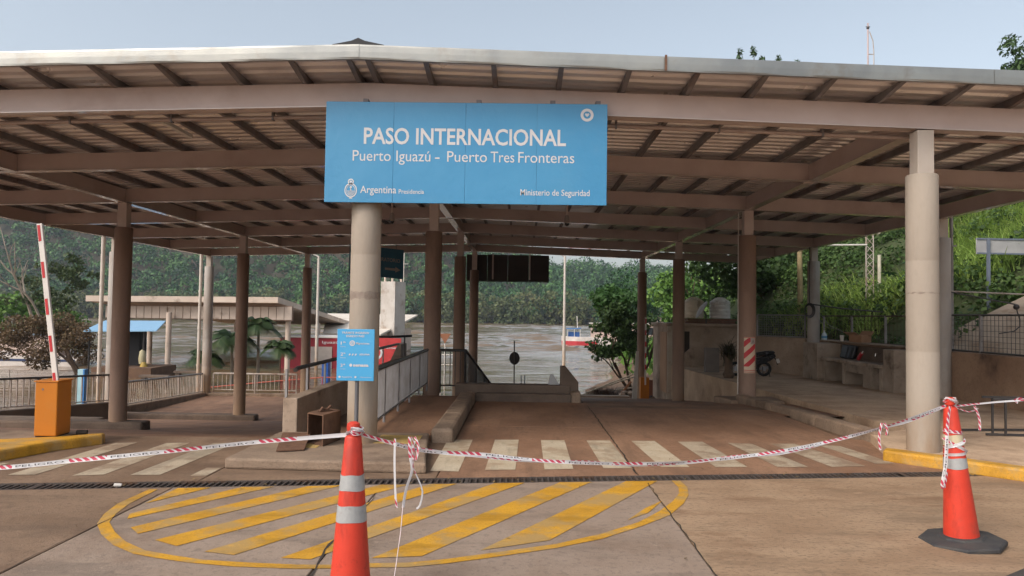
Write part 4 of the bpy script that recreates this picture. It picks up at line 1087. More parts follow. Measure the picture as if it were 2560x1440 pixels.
for k in (-.18, 0, .18): B().obox((8.865, 20.3 + k, .80), (.02, .05, .30), .12, 0, .30).build('rib', nmat('case_black', (0, 0, 0)), tcs)
tgun = thing('red_bottle', 'red bottle with a pale nozzle lying on the wash counter', 'bottle', (8.9, 19.4, .62))
B().cyl((8.85, 19.55, .66), (8.85, 19.35, .82), .05, .045, 12).build('body', nmat('bottle_red', (.5, .04, .05), .35), tgun, smooth=True)
B().cyl((8.85, 19.345, .824), (8.85, 19.28, .875), .02, .012, 8).build('nozzle', whitep, tgun)
for y, lab in ((18.9, 'left'), (18.15, 'right')):
    tag(B().cyl((9.12, y, .83), (8.98, y, .83), .014, n=8).cyl((8.99, y, .83), (8.98, y, .77), .012, n=8).build('tap', nmat('chrome', (.7, .7, .7), .2, metal=.9)), 'small chrome tap above the wash counter, %s one' % lab, 'tap', 'taps over the wash counter')
# fence above the boundary wall
fm = nmat('fence_steel', (.10, .095, .09), .55, metal=.4)
def mesh_fence(lab, p0, p1, h, nx, nz, mt, r=.007, posts=2):
    t = thing('mesh_fence', lab, 'fence', p0)
    a, c = Vector(p0), Vector(p1); up = Vector((0, 0, h)); b = B()
    for i in range(1, nx): q = a.lerp(c, i / nx); b.cyl(q + Vector((0, 0, .03)), q + up, r, n=4, cap=False)
    for k in range(1, nz): z = Vector((0, 0, .03 + (h - .03) * k / nz)); b.cyl(a + z, c + z, r, n=4, cap=False)
    b.build('wire_mesh', mt, t, kind='stuff')
    B().cyl(a + up, c + up, .02, n=8).build('top_rail', mt, t); B().cyl(a + Vector((0, 0, .03)), c + Vector((0, 0, .03)), .02, n=8).build('bottom_rail', mt, t)
    for i in range(posts):
        q = a.lerp(c, i / max(1, posts - 1)); B().box(q.x - .025, q.x + .025, q.y - .025, q.y + .025, q.z - .03, q.z + h).build('post', mt if posts < 3 else rail_g, t)
    return t
mesh_fence('dark wire mesh fence over the wall in front of the concrete slope', (9.32, 17.0, 1.04), (9.32, 11.4, 1.04), .78, 46, 7, fm, .005, 4)
mesh_fence('pale wire mesh panel on the wall left of the grey column', (7.95, 25.0, 1.08), (8.95, 23.45, 1.08), .72, 20, 9, rail_g, .006, 2)
mesh_fence('rusty overgrown wire fence above the wash counter', (9.36, 23.0, 1.04), (9.36, 17.2, 1.04), .75, 30, 6, nmat('wire_rust', (.10, .07, .05), .8), .005, 4)
# rack at the right edge
tk = thing('steel_rack', 'low dark steel frame at the right edge of the footway', 'rack', (6.7, 10.4, .1))
for x, y in ((6.62, 10.5), (6.75, 10.42)):
    B().box(x - .012, x + .012, y - .012, y + .012, .12, .62).build('leg', rail_d, tk)
B().obox((7.2, 10.42, .125), (1.4, .03, .03), -.05).build('foot_rail', rail_d, tk); B().obox((7.3, 10.42, .61), (1.4, .03, .03), -.05).build('top_rail', rail_d, tk)
B().obox((7.3, 10.75, .61), (1.3, .03, .03), -.05).build('back_rail', rail_d, tk); B().obox((6.9, 10.9, .125), (1.3, .03, .03), .1).build('foot_rail', rail_d, tk)
for x, y in ((7.7, 10.42), (7.85, 10.75)): B().box(x - .012, x + .012, y - .012, y + .012, .12, .62).build('leg', rail_d, tk)

# ---- motorcycle behind the striped column
black = nmat('moto_black', (.012, .013, .016), .25, spec=.6); tyre = nmat('tyre', (.018, .018, .018), .85)
grey = nmat('moto_grey', (.35, .35, .36), .3, metal=.7); navy = nmat('moto_navy', (.015, .03, .07), .3)
MZ = -.06
mo = thing('motorcycle', 'black motorcycle parked side-on behind the striped column', 'motorcycle', (6.5, 22.5, MZ))
def wheel(x, y, r):
    w_ = B(); n = 20; prof = [(r - .078, -.034), (r - .02, -.042), (r, -.018), (r, .018), (r - .02, .042), (r - .078, .034)]
    vs = [(x + rr * cos(2 * pi * k / n), y + dy, MZ + r + rr * sin(2 * pi * k / n)) for rr, dy in prof for k in range(n)]
    w_.add(vs, [(j * n + k, j * n + (k + 1) % n, ((j + 1) % 6) * n + (k + 1) % n, ((j + 1) % 6) * n + k) for j in range(6) for k in range(n)])
    o = w_.build('wheel', tyre, mo, smooth=True)
    h_ = B(); h_.cyl((x, y - .035, MZ + r), (x, y + .035, MZ + r), .07, n=14)
    for k in range(6):
        a = pi * k / 3; h_.tube([(x, y, MZ + r), (x + (r - .04) * cos(a), y, MZ + r + (r - .04) * sin(a))], .008, 5)
    h_.build('spokes', grey, o)
wheel(7.09, 22.5, .225); wheel(6.24, 22.5, .215)
fz = lambda pts: [(x, 22.5, MZ + z) for x, z in pts]
B().tube(fz([(6.24, .22), (6.32, .45), (6.40, .78)]), .022, 6).build('fork', grey, mo)
B().tube([(6.43, 22.28, MZ + .88), (6.42, 22.42, MZ + .84), (6.42, 22.58, MZ + .84), (6.43, 22.72, MZ + .88)], .014, 6).build('handlebar', black, mo)
B().cyl((6.35, 22.5, MZ + .72), (6.29, 22.5, MZ + .72), .065, .05, 14).build('headlight', grey, mo, smooth=True)
body = B(); body.slab([(x, 22.44, MZ + z) for x, z in ((6.38, .72), (6.48, .45), (6.75, .38), (6.80, .52), (6.68, .62), (6.50, .80))], (0, .12, 0)); body.build('fairing', navy, mo, bevel=.03)
st_ = B(); st_.slab([(x, 22.40, MZ + z) for x, z in ((6.58, .62), (6.75, .56), (7.15, .62), (7.42, .70), (7.36, .78), (7.10, .76), (6.80, .70), (6.62, .72))], (0, .2, 0)); st_.build('seat', black, mo, bevel=.035)
tl = B(); tl.slab([(x, 22.43, MZ + z) for x, z in ((6.85, .35), (7.25, .45), (7.44, .60), (7.40, .68), (7.1, .60), (6.85, .55))], (0, .14, 0)); tl.build('tail', black, mo, bevel=.02)
B().obox((6.72, 22.5, MZ + .33), (.30, .20, .24)).build('engine', nmat('engine', (.05, .05, .052), .4, metal=.6), mo, bevel=.03)
B().tube(fz([(6.65, .20), (6.9, .20), (7.30, .30)]), .03, 8).build('exhaust', grey, mo, smooth=True)
B().tube(fz([(7.38, .58), (7.48, .48), (7.50, .36)]), .02, 6).build('mudguard', black, mo)
B().obox((7.50, 22.5, MZ + .47), (.012, .18, .13), 0, 0, -.35).obox((7.495, 22.44, MZ + .47), (.09, .012, .13), 0, 0, -.35).build('number_plate', whitep, mo)
B().tube([(7.02, 22.4, MZ + .3), (7.0, 22.28, MZ)], .012, 5).tube([(7.2, 22.4, MZ + .3), (7.2, 22.28, MZ)], .012, 5).build('stand', black, mo)
B().tube([(6.42, 22.30, MZ + .88), (6.38, 22.26, MZ + 1.04)], .008, 5).ball((6.38, 22.26, MZ + 1.07), .045, 8, 6, (1, .5, .7)).build('mirror', grey, mo)
mo.location.x += .26
# potted plant in front of it
tp_ = thing('potted_plant', 'withered spiky plant in a rough brown trunk pot near the motorcycle', 'plant', (5.98, 21.4, -.05))
B().lathe([(.13, 0), (.17, .12), (.12, .22), (.11, .5), (.15, .66)], (5.98, 21.4, -.05), 12).build('stump', nmat('bark', (.13, .085, .055), .95, color2=(.08, .055, .04), nscale=9, bump=.8, bscale=30), tp_, smooth=True)
rp = np.random.default_rng(3); pts_ = np.array([5.98, 21.4, .55]) + rp.normal(size=(260, 3)) * np.array([.07, .07, .09])
raw_quads('leaves', leafmat('plant_dry', [(.03, .03, .015), (.06, .055, .025), (.10, .075, .035)]), tp_, blades(pts_, .48, .011, 8, 1.3))
# small concrete pier
tag(B().box(5.95, 6.40, 23.95, 24.15, -.2, .71).build('screen_panel', nmat('panel_grey', (.20, .17, .15), .8, bump=.3, bscale=30), bevel=.01), 'plain grey upright panel left of the withered plant', 'panel')
sl = B(); sl.slab([(5.68, 26.9, -.1), (6.3, 26.9, -.1), (6.3, 26.9, .62), (6.22, 26.9, .64), (5.68, 26.9, .14)], (0, .1, 0))
tag(sl.build('stair_flank', conc_wall), 'slanting concrete flank wall behind the grey panel', 'wall')
# cable coil and cables on grey column
tcx = thing('cable_coil', 'coil of black cable tied to the grey outer column', 'cable', (8.85, 22.9, 1.9))
cc = B()
for k in range(5):
    r = .13 + .012 * k; cc.tube([(8.84 + r * cos(2 * pi * i / 18) * .9, 22.86 - .02 * k, 1.95 + r * 1.25 * sin(2 * pi * i / 18)) for i in range(19)], .012, 5)
cc.tube([(8.88, 22.88, 3.9), (8.86, 22.87, 3.0), (8.87, 22.88, 2.1)], .016, 6)
cc.build('loops', rail_d, tcx)
B().tube([(8.9, 22.9, 2.15), (9.6, 22.4, 2.02), (10.6, 21.8, 1.92)], .02, 6).build('arm', rail_d, tcx)
B().tube([(8.95, 22.88, 1.9), (9.3, 22.7, 1.45), (9.5, 22.6, 1.4)], .006, 4).tube([(9.1, 22.85, 1.95), (9.4, 22.7, 1.5), (9.95, 22.4, 1.2)], .008, 4).build('loose_cable', rail_g, tcx)
# pole bracket and cables at right
tbx = thing('bracket_arm', 'thin pale arm and hanging black cables beside the thick right column', 'bracket', (9.3, 15.9, 2.2))
B().tube([(9.2, 16.0, 2.33), (10.9, 15.4, 2.25)], .016, 6).build('arm', rail_w, tbx)
B().tube([(9.2, 16.0, 2.32), (9.9, 15.5, 2.12), (10.15, 15.3, 2.05)], .014, 6).build('strut', rail_d, tbx)
B().tube([(10.15, 15.3, 2.05), (10.17, 15.3, 1.9), (10.22, 15.3, 1.75), (10.22, 15.3, 1.6), (10.1, 15.3, 1.5), (9.8, 15.3, 1.45)], .012, 5).ball((10.15, 15.3, 2.0), .06, 8, 6).build('cable', rail_d, tbx)
tag(B().cyl((9.33, 16.15, .0), (9.33, 16.15, 4.0), .035, n=10).box(9.28, 9.38, 16.05, 16.25, 3.3, 3.33).build('down_pipe', rail_g, smooth=True), 'grey rain pipe beside the thick right column', 'pipe', 'rain pipes')
pvc = nmat('pipe_pale', (.60, .55, .49), .5, color2=(.52, .46, .40), nscale=2, grime=(.48, .26, .10), gz=(-1.8, .4))
for x, y, lab in ((-13.15, 23.0, 'pale rain pipe beside the left outer column, stained orange below'), (-13.1, 30.0, 'pale rain pipe beside the corner outer column')):
    t = thing('down_pipe', lab, 'pipe', (x, y, -1.9), 'rain pipes')
    B().cyl((x, y, -1.9), (x, y, 3.93), .062, n=12).build('pipe', pvc, t, smooth=True)
    for z in (-.6, .9, 2.4): B().cyl((x, y, z), (x, y, z + .1), .072, n=12).build('collar', pvc, t, smooth=True)
tag(B().cyl((4.712, 16.14, -.1), (4.712, 16.14, 4.0), .011, n=6).build('thin_conduit', whitep), 'thin white conduit running up the striped column', 'pipe')
# ================================================================ lower lane and river edge
tb2 = thing('barrier_gate', 'small orange barrier cabinet with a thin raised boom by the far column', 'barrier', (4.9, 29.4, -1.6))
B().box(4.74, 5.08, 29.3, 29.6, -1.62, -.71).build('cabinet', oc, tb2, bevel=.012)
bo = B().box(4.885, 4.945, 29.24, 29.27, -1.0, 1.66).build('boom', whitep, tb2)
for k in range(5): B().box(4.89, 4.94, 29.233, 29.238, -.4 + .45 * k, -.2 + .45 * k).build('red_stripe', redp, bo)
pk = B(); pk.slab([(4.06, 27.0, lane_z(27)), (4.24, 27.0, lane_z(27)), (4.30, 27.0, .42), (4.20, 27.0, .42)], (0, .06, 0))
tag(pk.build('leaning_plank', nmat('plank_pale', (.55, .50, .45), .7, color2=(.45, .40, .35))), 'pale plank standing upright left of the far column', 'plank')
woodr = nmat('wood_red', (.24, .085, .045), .6, color2=(.19, .065, .035), nscale=2, stretch=(6, 6, .6))
for x0, x1, y, za, zb_, lab in ((5.84, 6.18, 31.6, -1.75, -.25, 'tall red-brown door leaf leaning by the tank house'), (5.45, 5.85, 31.3, -1.8, -1.0, 'low orange-brown door leaf lying beside the orange cabinet')):
    t = thing('door_leaf', lab, 'door', (x0, y, za))
    b = B(); b.slab([(x0, y, za), (x1, y, za), (x1 - .04, y + .2, zb_), (x0 - .06, y + .2, zb_)], (0, .05, 0)); b.build('leaf', woodr, t)
    for k in (0, 1):
        zc = za + (zb_ - za) * (.12 + .45 * k); zd = za + (zb_ - za) * (.48 + .45 * k)
        yy_ = lambda z: y + .2 * (z - za) / (zb_ - za) - .012
        b = B(); b.slab([(x0 + .05, yy_(zc), zc), (x1 - .07, yy_(zc), zc), (x1 - .08, yy_(zd), zd), (x0 + .04, yy_(zd), zd)], (0, .02, 0)); b.build('panel', woodr, t)
# tank house
th = thing('tank_house', 'low concrete tank house with a flat slab roof beside the lane', 'building', (7, 29, -1.6))
B().box(5.56, 8.35, 28.0, 31.2, -2.6, 1.34).build('wall', conc_wall, th, bevel=.01)
B().box(5.48, 8.42, 27.92, 31.3, 1.341, 1.45).build('roof_slab', conc_wall, th, bevel=.015)
B().box(5.50, 5.72, 27.86, 27.915, -1.7, 1.335).build('corner_post', nmat('wall_pale', (.52, .46, .39), .8, color2=(.44, .37, .29), nscale=2, stain=(.3, .2, .13), sscale=2), th)
B().box(5.535, 5.557, 28.3, 29.5, -1.2, 1.1).build('wood_screen', nmat('wood_pale', (.42, .26, .16), .7, color2=(.33, .20, .12), nscale=2, stretch=(1, 4, .8)), th)
B().box(5.75, 6.35, 27.98, 27.999, -.05, 1.15).build('doorway', joint, th)
brk = nmat('brick_red', (.20, .10, .065), .9, color2=(.13, .07, .05), nscale=6, bump=.5, bscale=20)
bs = thing('brick_plinth', 'low brick base under the two water tanks', 'brick base', (7.4, 29.5, 1.45))
for r in range(2):
    for i in range(12):
        for yb in (29.0,):
            B().box(6.45 + i * .16 + .06 * r, 6.45 + i * .16 + .06 * r + .15, yb, yb + .9, 1.452 + r * .095, 1.452 + r * .095 + .088).build('brick', brk, bs)
tankm = nmat('tank_cream', (.78, .70, .56), .5, color2=(.70, .62, .48), nscale=2, stain=(.40, .31, .22), sscale=2.5)
tankw = nmat('tank_white', (.82, .79, .75), .5, color2=(.74, .70, .65), nscale=2, stain=(.42, .36, .30), sscale=2.5)
for x, m, lab in ((6.84, tankm, 'cream plastic water tank behind the satellite dish'), (7.88, tankw, 'whiter plastic water tank right of the satellite dish')):
    t = thing('water_tank', lab, 'water tank', (x, 29.45, 1.66), 'water tanks')
    prof = [(.36, 0), (.40, .02)]
    for k in range(4): prof += [(.40, .06 + .15 * k), (.385, .09 + .15 * k), (.40, .12 + .15 * k)]
    prof += [(.40, .60), (.39, .63), (.36, .65)]
    B().lathe(prof, (x, 29.45, 1.645), 24).build('body', m, t, smooth=True)
    B().lathe([(.40, .645), (.39, .67), (.18, .80), (.13, .805), (.13, .845), (.04, .85)], (x, 29.45, 1.645), 24).build('lid', m, t, smooth=True)
    for k in range(8):
        a = pi * k / 4; B().tube([(x + .37 * cos(a), 29.45 + .37 * sin(a), 2.325), (x + .17 * cos(a), 29.45 + .17 * sin(a), 2.458)], .016, 5).build('lid_rib', m, t)
dsh = thing('satellite_dish', 'grey satellite dish seen edge-on in front of the tanks', 'satellite dish', (6.95, 28.6, 1.46))
R_ = Matrix.Rotation(radians(33), 4, 'Y') @ Matrix.Rotation(radians(76), 4, 'X')
db = B(); prof = [(.02, .09), (.20, .065), (.33, .02), (.38, 0), (.385, .008), (.33, .035), (.2, .08), (.02, .105)]
db.lathe(prof, (0, 0, 0), 24); db.v = [tuple((Matrix.Rotation(radians(-58), 3, 'Y') @ Vector(p)) + Vector((6.93, 28.5, 1.98))) for p in db.v]
db.build('reflector', nmat('dish_grey', (.45, .42, .40), .5), dsh, smooth=True)
B().tube([(7.1, 28.5, 1.45), (7.1, 28.5, 1.75), (7.02, 28.5, 1.93)], .03, 6).build('mast', rail_d, dsh)
# second small building and roof behind tree
tag(B().tube([(5.95, 31.8, -1.7), (5.95, 31.8, 1.3)], .05, 8).build('thin_post', rail_w), 'thin pale post behind the tank house corner', 'post')
# debris at the water's edge
def leaf_plant(): pass
brm = leafmat('brush_brown', [(.05, .03, .02), (.10, .055, .035), (.15, .085, .05)], .1)
rb_ = np.random.default_rng(6); pts_ = np.array([3.75, 33.2, -1.95]) + rb_.normal(size=(700, 3)) * np.array([.28, .25, .04])
o = raw_quads('brush_heap', brm, None, blades(pts_, .55, .012, 4, 1.4), origin=(3.75, 33.2, -1.9)); tag(o, 'heap of dry brown brushwood at the water edge', 'brushwood')
stm = nmat('rubble_stone', (.36, .28, .22), .85, color2=(.26, .18, .13), nscale=4, bump=.4, bscale=20)
rs_ = random.Random(9)
def rock(c, s, seed):
    rr = random.Random(seed); b = B(); b.ball((0, 0, 0), 1, 8, 5)
    b.v = [(c[0] + x * s * rr.uniform(.75, 1.2), c[1] + y * s * rr.uniform(.7, 1.1), c[2] + z * s * .65 * rr.uniform(.7, 1.1)) for x, y, z in b.v]; return b
where = ['leftmost', 'second from left', 'third from left', 'fourth from left', 'fifth from left', 'sixth from left', 'rightmost']
for i in range(7):
    x = 4.45 + .13 * i; tag(rock((x, 32.3 + .25 * (i % 3), -1.72 + .07 * (i % 2)), .13 + .05 * rs_.random(), i).build('rubble_stone', stm, origin=(x, 32.4, -1.8)), 'pale rubble stone by the leafy tree trunk, %s in the pile' % where[i], 'stone', 'rubble pile')
wl_ = nmat('bamboo_pale', (.55, .47, .36), .6)
for i, (p, q, lab) in enumerate((((2.9, 33.0, -1.75), (5.4, 33.2, -.75), 'upper of the pale poles lying under the leafy tree'), ((3.1, 33.4, -1.75), (5.6, 33.5, -.85), 'middle pale pole lying under the leafy tree'), ((2.4, 33.6, -1.95), (5.2, 33.9, -1.55), 'lowest pale pole dipping toward the water'))):
    tag(B().cyl(p, q, .035, .03, 8).build('pale_pole', wl_, smooth=True), lab, 'pole', 'poles at the water edge')
tag(B().obox((4.55, 32.8, -1.62), (.10, .06, 1.1), 0, 0, .65).build('timber_prop', nmat('wood_orange', (.42, .20, .10), .7)), 'orange timber prop leaning under the leafy tree', 'timber')
tag(B().box(1.2, 4.5, 30.6, 31.0, -2.4, -1.60).build('quay_edge', conc_wall, bevel=.02), 'pale concrete quay edge at the foot of the lane', 'kerb')
jk = thing('junk_heap', 'dark bundle of scrap under the door leaves', 'scrap', (5.5, 30.9, -1.8))
for i in range(6):
    B().tube([(5.2 + .1 * i, 30.8, -1.75), (5.25 + .1 * i + .1 * (i % 2), 30.85, -1.55 - .05 * (i % 3)), (5.45 + .08 * i, 30.9, -1.72)], .035, 6).build('scrap_piece', rail_d, jk)
# no-entry sign seen from behind, lamp posts, warning triangle
tn = thing('round_sign', 'round sign seen from behind on a thin dark post', 'sign', (-.22, 27, -1.35))
B().cyl((-.22, 27, -1.4), (-.235, 27, .74), .022, n=8).build('post', rail_d, tn)
dd = B(); n = 24
dd.slab([(-.22 + .19 * cos(2 * pi * i / n), 27.03, .10 + .235 * sin(2 * pi * i / n)) for i in range(n)], (0, .02, 0)); dd.build('disc', nmat('sign_back', (.035, .03, .03), .6), tn)
for x, h, lab, ar in ((-11.05, 4.72, 'tall pale lamp post in the water behind the red kiosk columns', -1), (2.33, 4.9, 'tall pale lamp post standing at the river end of the lane', -1)):
    t = thing('lamp_post', lab, 'lamp post', (x, 40, -2.2), 'lamp posts')
    B().cyl((x, 40, -3), (x, 40, 1.0), .095, .085, 12).cyl((x, 40, 1.0), (x, 40, h), .075, .06, 12).build('pole', pvc, t, smooth=True)
    B().tube([(x, 40, h - .05), (x + ar * .35, 39.95, h + .12), (x + ar * .75, 39.9, h + .25)], .035, 8).build('arm', whitep, t)
    B().obox((x + ar * .95, 39.88, h + .29), (.5, .18, .07), 0, 0, .25).build('lamp_head', rail_g, t, bevel=.02)
ty = thing('warning_triangle', 'rusty inverted triangle sign standing in the flood water', 'sign', (-4.1, 40, -2.1))
b = B(); b.slab([(-4.42, 40, .60), (-3.78, 40, .60), (-4.1, 40, .06)], (0, .03, 0)); b.build('triangle', nmat('tri_rust', (.30, .13, .07), .7), ty)
B().cyl((-4.1, 40.05, -2.2), (-4.1, 40.05, .5), .03, n=8).build('post', whitep, ty)
tag(B().tube([(-4.35, 40.4, -2.2), (-4.35, 40.4, -.55), (-2.6, 40.4, -.55), (-2.6, 40.4, -2.2)], .035, 6).tube([(-4.35, 40.4, -1.1), (-2.6, 40.4, -1.1)], .025, 6).build('flooded_gate', whitep), 'pale tubular gate half under the flood water', 'gate')
th2 = B(); th2.slab([(-6.1, 34, -.75), (-5.5, 34, -.70), (-5.5, 34, .25), (-5.62, 34, .30)], (.1, 1.0, 0))
tag(th2.build('thatch_roof', nmat('thatch', (.13, .10, .075), .95, color2=(.08, .06, .05), nscale=4)), 'small dark pitched roof end beyond the centre railing', 'roof')
for x in (.03, .14): 
    tag(B().box(x - .02, x + .02, 24, 24.05, -1.2, -.28).build('rail_stub', nmat('stub_blue', (.45, .52, .55), .5)), 'pale blue railing stub behind the low end wall, %s of two' % ('left' if x < .1 else 'right'), 'railing stub', 'railing stubs')

# ================================================================ flooded waterfront at left
pvm = nmat('pavilion_concrete', (.62, .51, .42), .85, color2=(.53, .42, .34), nscale=.7, stain=(.26, .19, .14), sscale=.8, slo=.54, shi=.72)
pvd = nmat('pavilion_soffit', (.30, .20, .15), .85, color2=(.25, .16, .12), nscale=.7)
pv = thing('pavilion', 'flooded concrete pavilion with a long flat roof and panelled band', 'pavilion', (-21, 46, -2.1))
b = B(); b.slab([(-27.3, 46, 2.13), (-15.2, 46, 2.2), (-16.3, 70, .45), (-28, 70, .45)], (0, 0, .36)); b.build('roof', pvm, pv)
bx0, bx1 = -26.5, -14.56
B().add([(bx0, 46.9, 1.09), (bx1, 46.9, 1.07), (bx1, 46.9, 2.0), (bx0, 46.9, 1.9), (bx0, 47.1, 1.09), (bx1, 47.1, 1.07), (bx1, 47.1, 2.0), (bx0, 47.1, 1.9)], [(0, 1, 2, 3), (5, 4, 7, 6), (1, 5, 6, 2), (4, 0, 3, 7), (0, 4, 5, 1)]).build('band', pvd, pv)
npn = 24
for i in range(npn):
    a = bx0 + (bx1 - bx0) * i / npn; c = bx0 + (bx1 - bx0) * (i + 1) / npn
    B().box(a + .02, c - .02, 46.82, 46.9, 1.13, 1.86 + .1 * i / npn).build('band_panel', pvm, pv)
for x, y in ((-22.2, 46.4), (-15.0, 47.5), (-26.2, 52), (-15.4, 56), (-22.4, 58)):
    B().cyl((x, y, -3), (x, y, 1.5 if y < 50 else .8), .17, .17, 12).build('pillar', pvm, pv, smooth=True)
pw2 = thing('butterfly_roof', 'pale tilted slab roof rising beside the grey tower', 'roof', (-13, 70, -2.1))
b = B(); b.slab([(-16.1, 60, -.22), (-11.35, 60, -.22), (-11.2, 80, 1.35), (-21, 80, 1.35)], (0, 0, .16)); b.build('slab', nmat('roof_white', (.66, .60, .52), .8, color2=(.56, .49, .40), nscale=.5), pw2)
B().box(-12.2, -11.6, 62, 78, -3, .05).build('wall', pvm, pw2); B().box(-15.5, -12.2, 70, 70.3, -3, .4).build('wall', pvm, pw2)
B().box(-11.95, -11.7, 61.98, 61.995, -1.3, -.25).build('window', joint, pw2)
tw2 = thing('tower', 'pale square concrete tower with stub posts on top', 'tower', (-11.3, 64, -2.1))
b = B(); b.obox((-11.3, 65, .8), (1.55, 1.5, 7.2), radians(-28)); b.build('shaft', nmat('tower_pale', (.50, .47, .43), .85, color2=(.42, .38, .34), nscale=.8, stain=(.3, .24, .19), sscale=.8), tw2)
for dx, dy in ((-.75, -.4), (.05, -.95), (.75, .1)): B().cyl((-11.3 + dx * .9, 65 + dy * .8, 4.4), (-11.3 + dx * .9, 65 + dy * .8, 4.85), .1, n=8).build('stub_post', pvm, tw2)
B().tube([(-10.4, 65, 4.4), (-10.4, 65, 7.6)], .03, 5).tube([(-10.4, 65, 7.0), (-9.9, 65, 7.0)], .02, 5).tube([(-10.4, 65, 6.0), (-10.0, 65, 6.0)], .02, 5).build('antenna', whitep, tw2)
# red kiosk
redk = nmat('kiosk_red', (.33, .022, .035), .5, color2=(.27, .02, .03), nscale=1)
tk2 = thing('red_kiosk', 'flooded red kiosk with pale roller shutters', 'kiosk', (-13, 50, -2.1))
B().box(-16.2, -9.9, 50, 53, -3, -.08).build('wall', redk, tk2); B().box(-16.3, -9.8, 49.9, 53.1, -.08, .02).build('roof_edge', whitep, tk2)
shm = nmat('shutter', (.50, .44, .39), .6)
for x0, x1 in ((-14.2, -12.75), (-12.25, -10.5)):
    s_ = B().box(x0, x1, 49.95, 49.999, -3, -.68).build('shutter', shm, tk2)
    for k in range(12): B().box(x0, x1, 49.935, 49.948, -2.1 + .115 * k, -2.1 + .115 * k + .085).build('slat', shm, s_)
for x in (-16.1, -14.9, -12.5, -10.2): B().box(x - .15, x + .15, 49.85, 49.93, -3, -.1).build('pillar', redk, tk2)
lettering('Iguazú', -13.4, -12.3, -.45, .17, 49.84, letter, tk2, .01)
tk3 = thing('red_billboard', 'red board with a white ring logo beside the kiosk', 'billboard', (-8.9, 49, -2.1))
B().box(-9.8, -8.0, 49.4, 49.55, -1.95, -.02).build('board', nmat('board_red', (.50, .045, .045), .5), tk3)
for x in (-9.4, -8.4): B().box(x - .06, x + .06, 49.56, 49.66, -3, -.2).build('leg', rail_g, tk3)
e = B(); ring(e, -9.72, -1.0, .50, .36, 49.39, 32); e.build('ring_logo', letter, tk3)
lettering('Cruceros', -9.15, -8.72, -.72, .12, 49.39, letter, tk3, .01); lettering('Iguazú', -8.68, -8.25, -.72, .12, 49.39, letter, tk3, .02); lettering('paseos en barco', -9.15, -8.25, -.95, .06, 49.39, letter, tk3, 0) if False else None
tag(B().box(-10.35, -10.0, 38.5, 39.0, -2.6, -.95).build('blue_bin', nmat('bin_blue', (.02, .10, .40), .4), bevel=.03), 'blue plastic bin in the flood water behind the small sign', 'bin')
# blue-roofed stall
bk = thing('blue_stall', 'flooded stall with a light blue sheet roof', 'stall', (-22, 42, -2.1))
b = B(); b.slab([(-24.6, 41.2, .36), (-20.4, 41.2, .45), (-21.0, 43.5, .97), (-24.6, 43.5, .94)], (0, 0, .05)); b.build('roof', nmat('sheet_blue', (.20, .36, .52), .6, color2=(.22, .39, .55)), bk)
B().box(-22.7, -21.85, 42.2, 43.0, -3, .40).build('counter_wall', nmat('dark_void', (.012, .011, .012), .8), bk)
for x in (-24.4, -21.3): B().cyl((x, 41.6, -3), (x, 41.6, .4), .05, n=8).build('post', rail_d, bk)
tag(B().box(-22.55, -22.3, 41.0, 41.3, -2.6, -.85).build('blue_drum', nmat('drum_blue', (.08, .16, .45), .4), bevel=.05), 'blue drum standing by the flooded stall', 'drum')
yb_ = thing('yellow_pump', 'yellow and cream upright machine beside the blue-roofed stall', 'machine', (-21.3, 41.5, -2.1))
B().lathe([(.22, 0), (.24, .5), (.20, .9), (.12, 1.1)], (-21.2, 41.5, -2.4), 14).build('base', nmat('yel_tank', (.42, .28, .05), .5), yb_, smooth=True)
B().lathe([(.17, 0), (.2, .3), (.15, .7), (.06, .8)], (-21.35, 41.6, -1.4), 14).build('top', nmat('cream_tank', (.42, .37, .22), .5), yb_, smooth=True)
flm = nmat('flood_bank', (.15, .085, .05), .9, color2=(.10, .06, .04), nscale=3)
for i, (x0, x1, y, z, lab) in enumerate(((-23.6, -20.3, 40.5, -1.55, 'dark flooded terrace edge below the blue-roofed stall'),)):
    tag(B().box(x0, x1, y, y + 3, -3, z).build('terrace_edge', flm), lab, 'terrace edge')
for i, (x, y, lab) in enumerate(((-21.6, 38.5, 'flooded concrete bench left of the pavilion pillar'), (-18.2, 40.5, 'flooded concrete bench right of the pavilion pillar'), (-18.6, 37.6, 'nearest flooded concrete bench before the palms'))):
    t = thing('flooded_bench', lab, 'bench', (x, y, -2.1), 'benches in the flood water')
    B().box(x - .75, x + .75, y - .2, y + .2, -1.78, -1.66).build('seat', conc_dark, t); 
    for d in (-.55, .55): B().box(x + d - .1, x + d + .1, y - .15, y + .15, -2.6, -1.781).build('leg', conc_dark, t)
tpst = thing('blue_post', 'square post painted white and blue outside the left railing', 'post', (-14.2, 24, -2.1))
B().box(-14.36, -14.19, 23.9, 24.1, -2.6, -.29).build('face', nmat('post_lightblue', (.38, .60, .66), .5), tpst); B().box(-14.189, -14.14, 23.9, 24.1, -2.6, -.29).build('side', nmat('post_blue', (.05, .22, .55), .5), tpst)
fl = B(); fl.tube([(-30, 36, -1.35), (-24, 36, -1.35)], .03, 6)
for x in (-29, -27, -25): fl.cyl((x, 36, -2.3), (x, 36, -1.35), .03, n=6)
t = thing('flooded_railing', 'thin pale railing standing in the flood water by the brown bush', 'railing', (-27, 36, -2.1)); fl.build('rails', rail_w, t)
B().box(-27.2, -26.4, 35.95, 35.97, -1.62, -1.42).build('notice', nmat('notice_pale', (.45, .48, .58), .5), t)
pr_ = nmat('rail_red', (.50, .12, .08), .5)
fl = B(); fl.tube([(-15.0, 35, -2.0), (-12.5, 35.5, -1.75), (-9.6, 36, -1.5), (-7, 36, -1.5)], .03, 6).tube([(-15.0, 35, -2.4), (-9.6, 36, -2.05), (-7, 36, -2.05)], .025, 6)
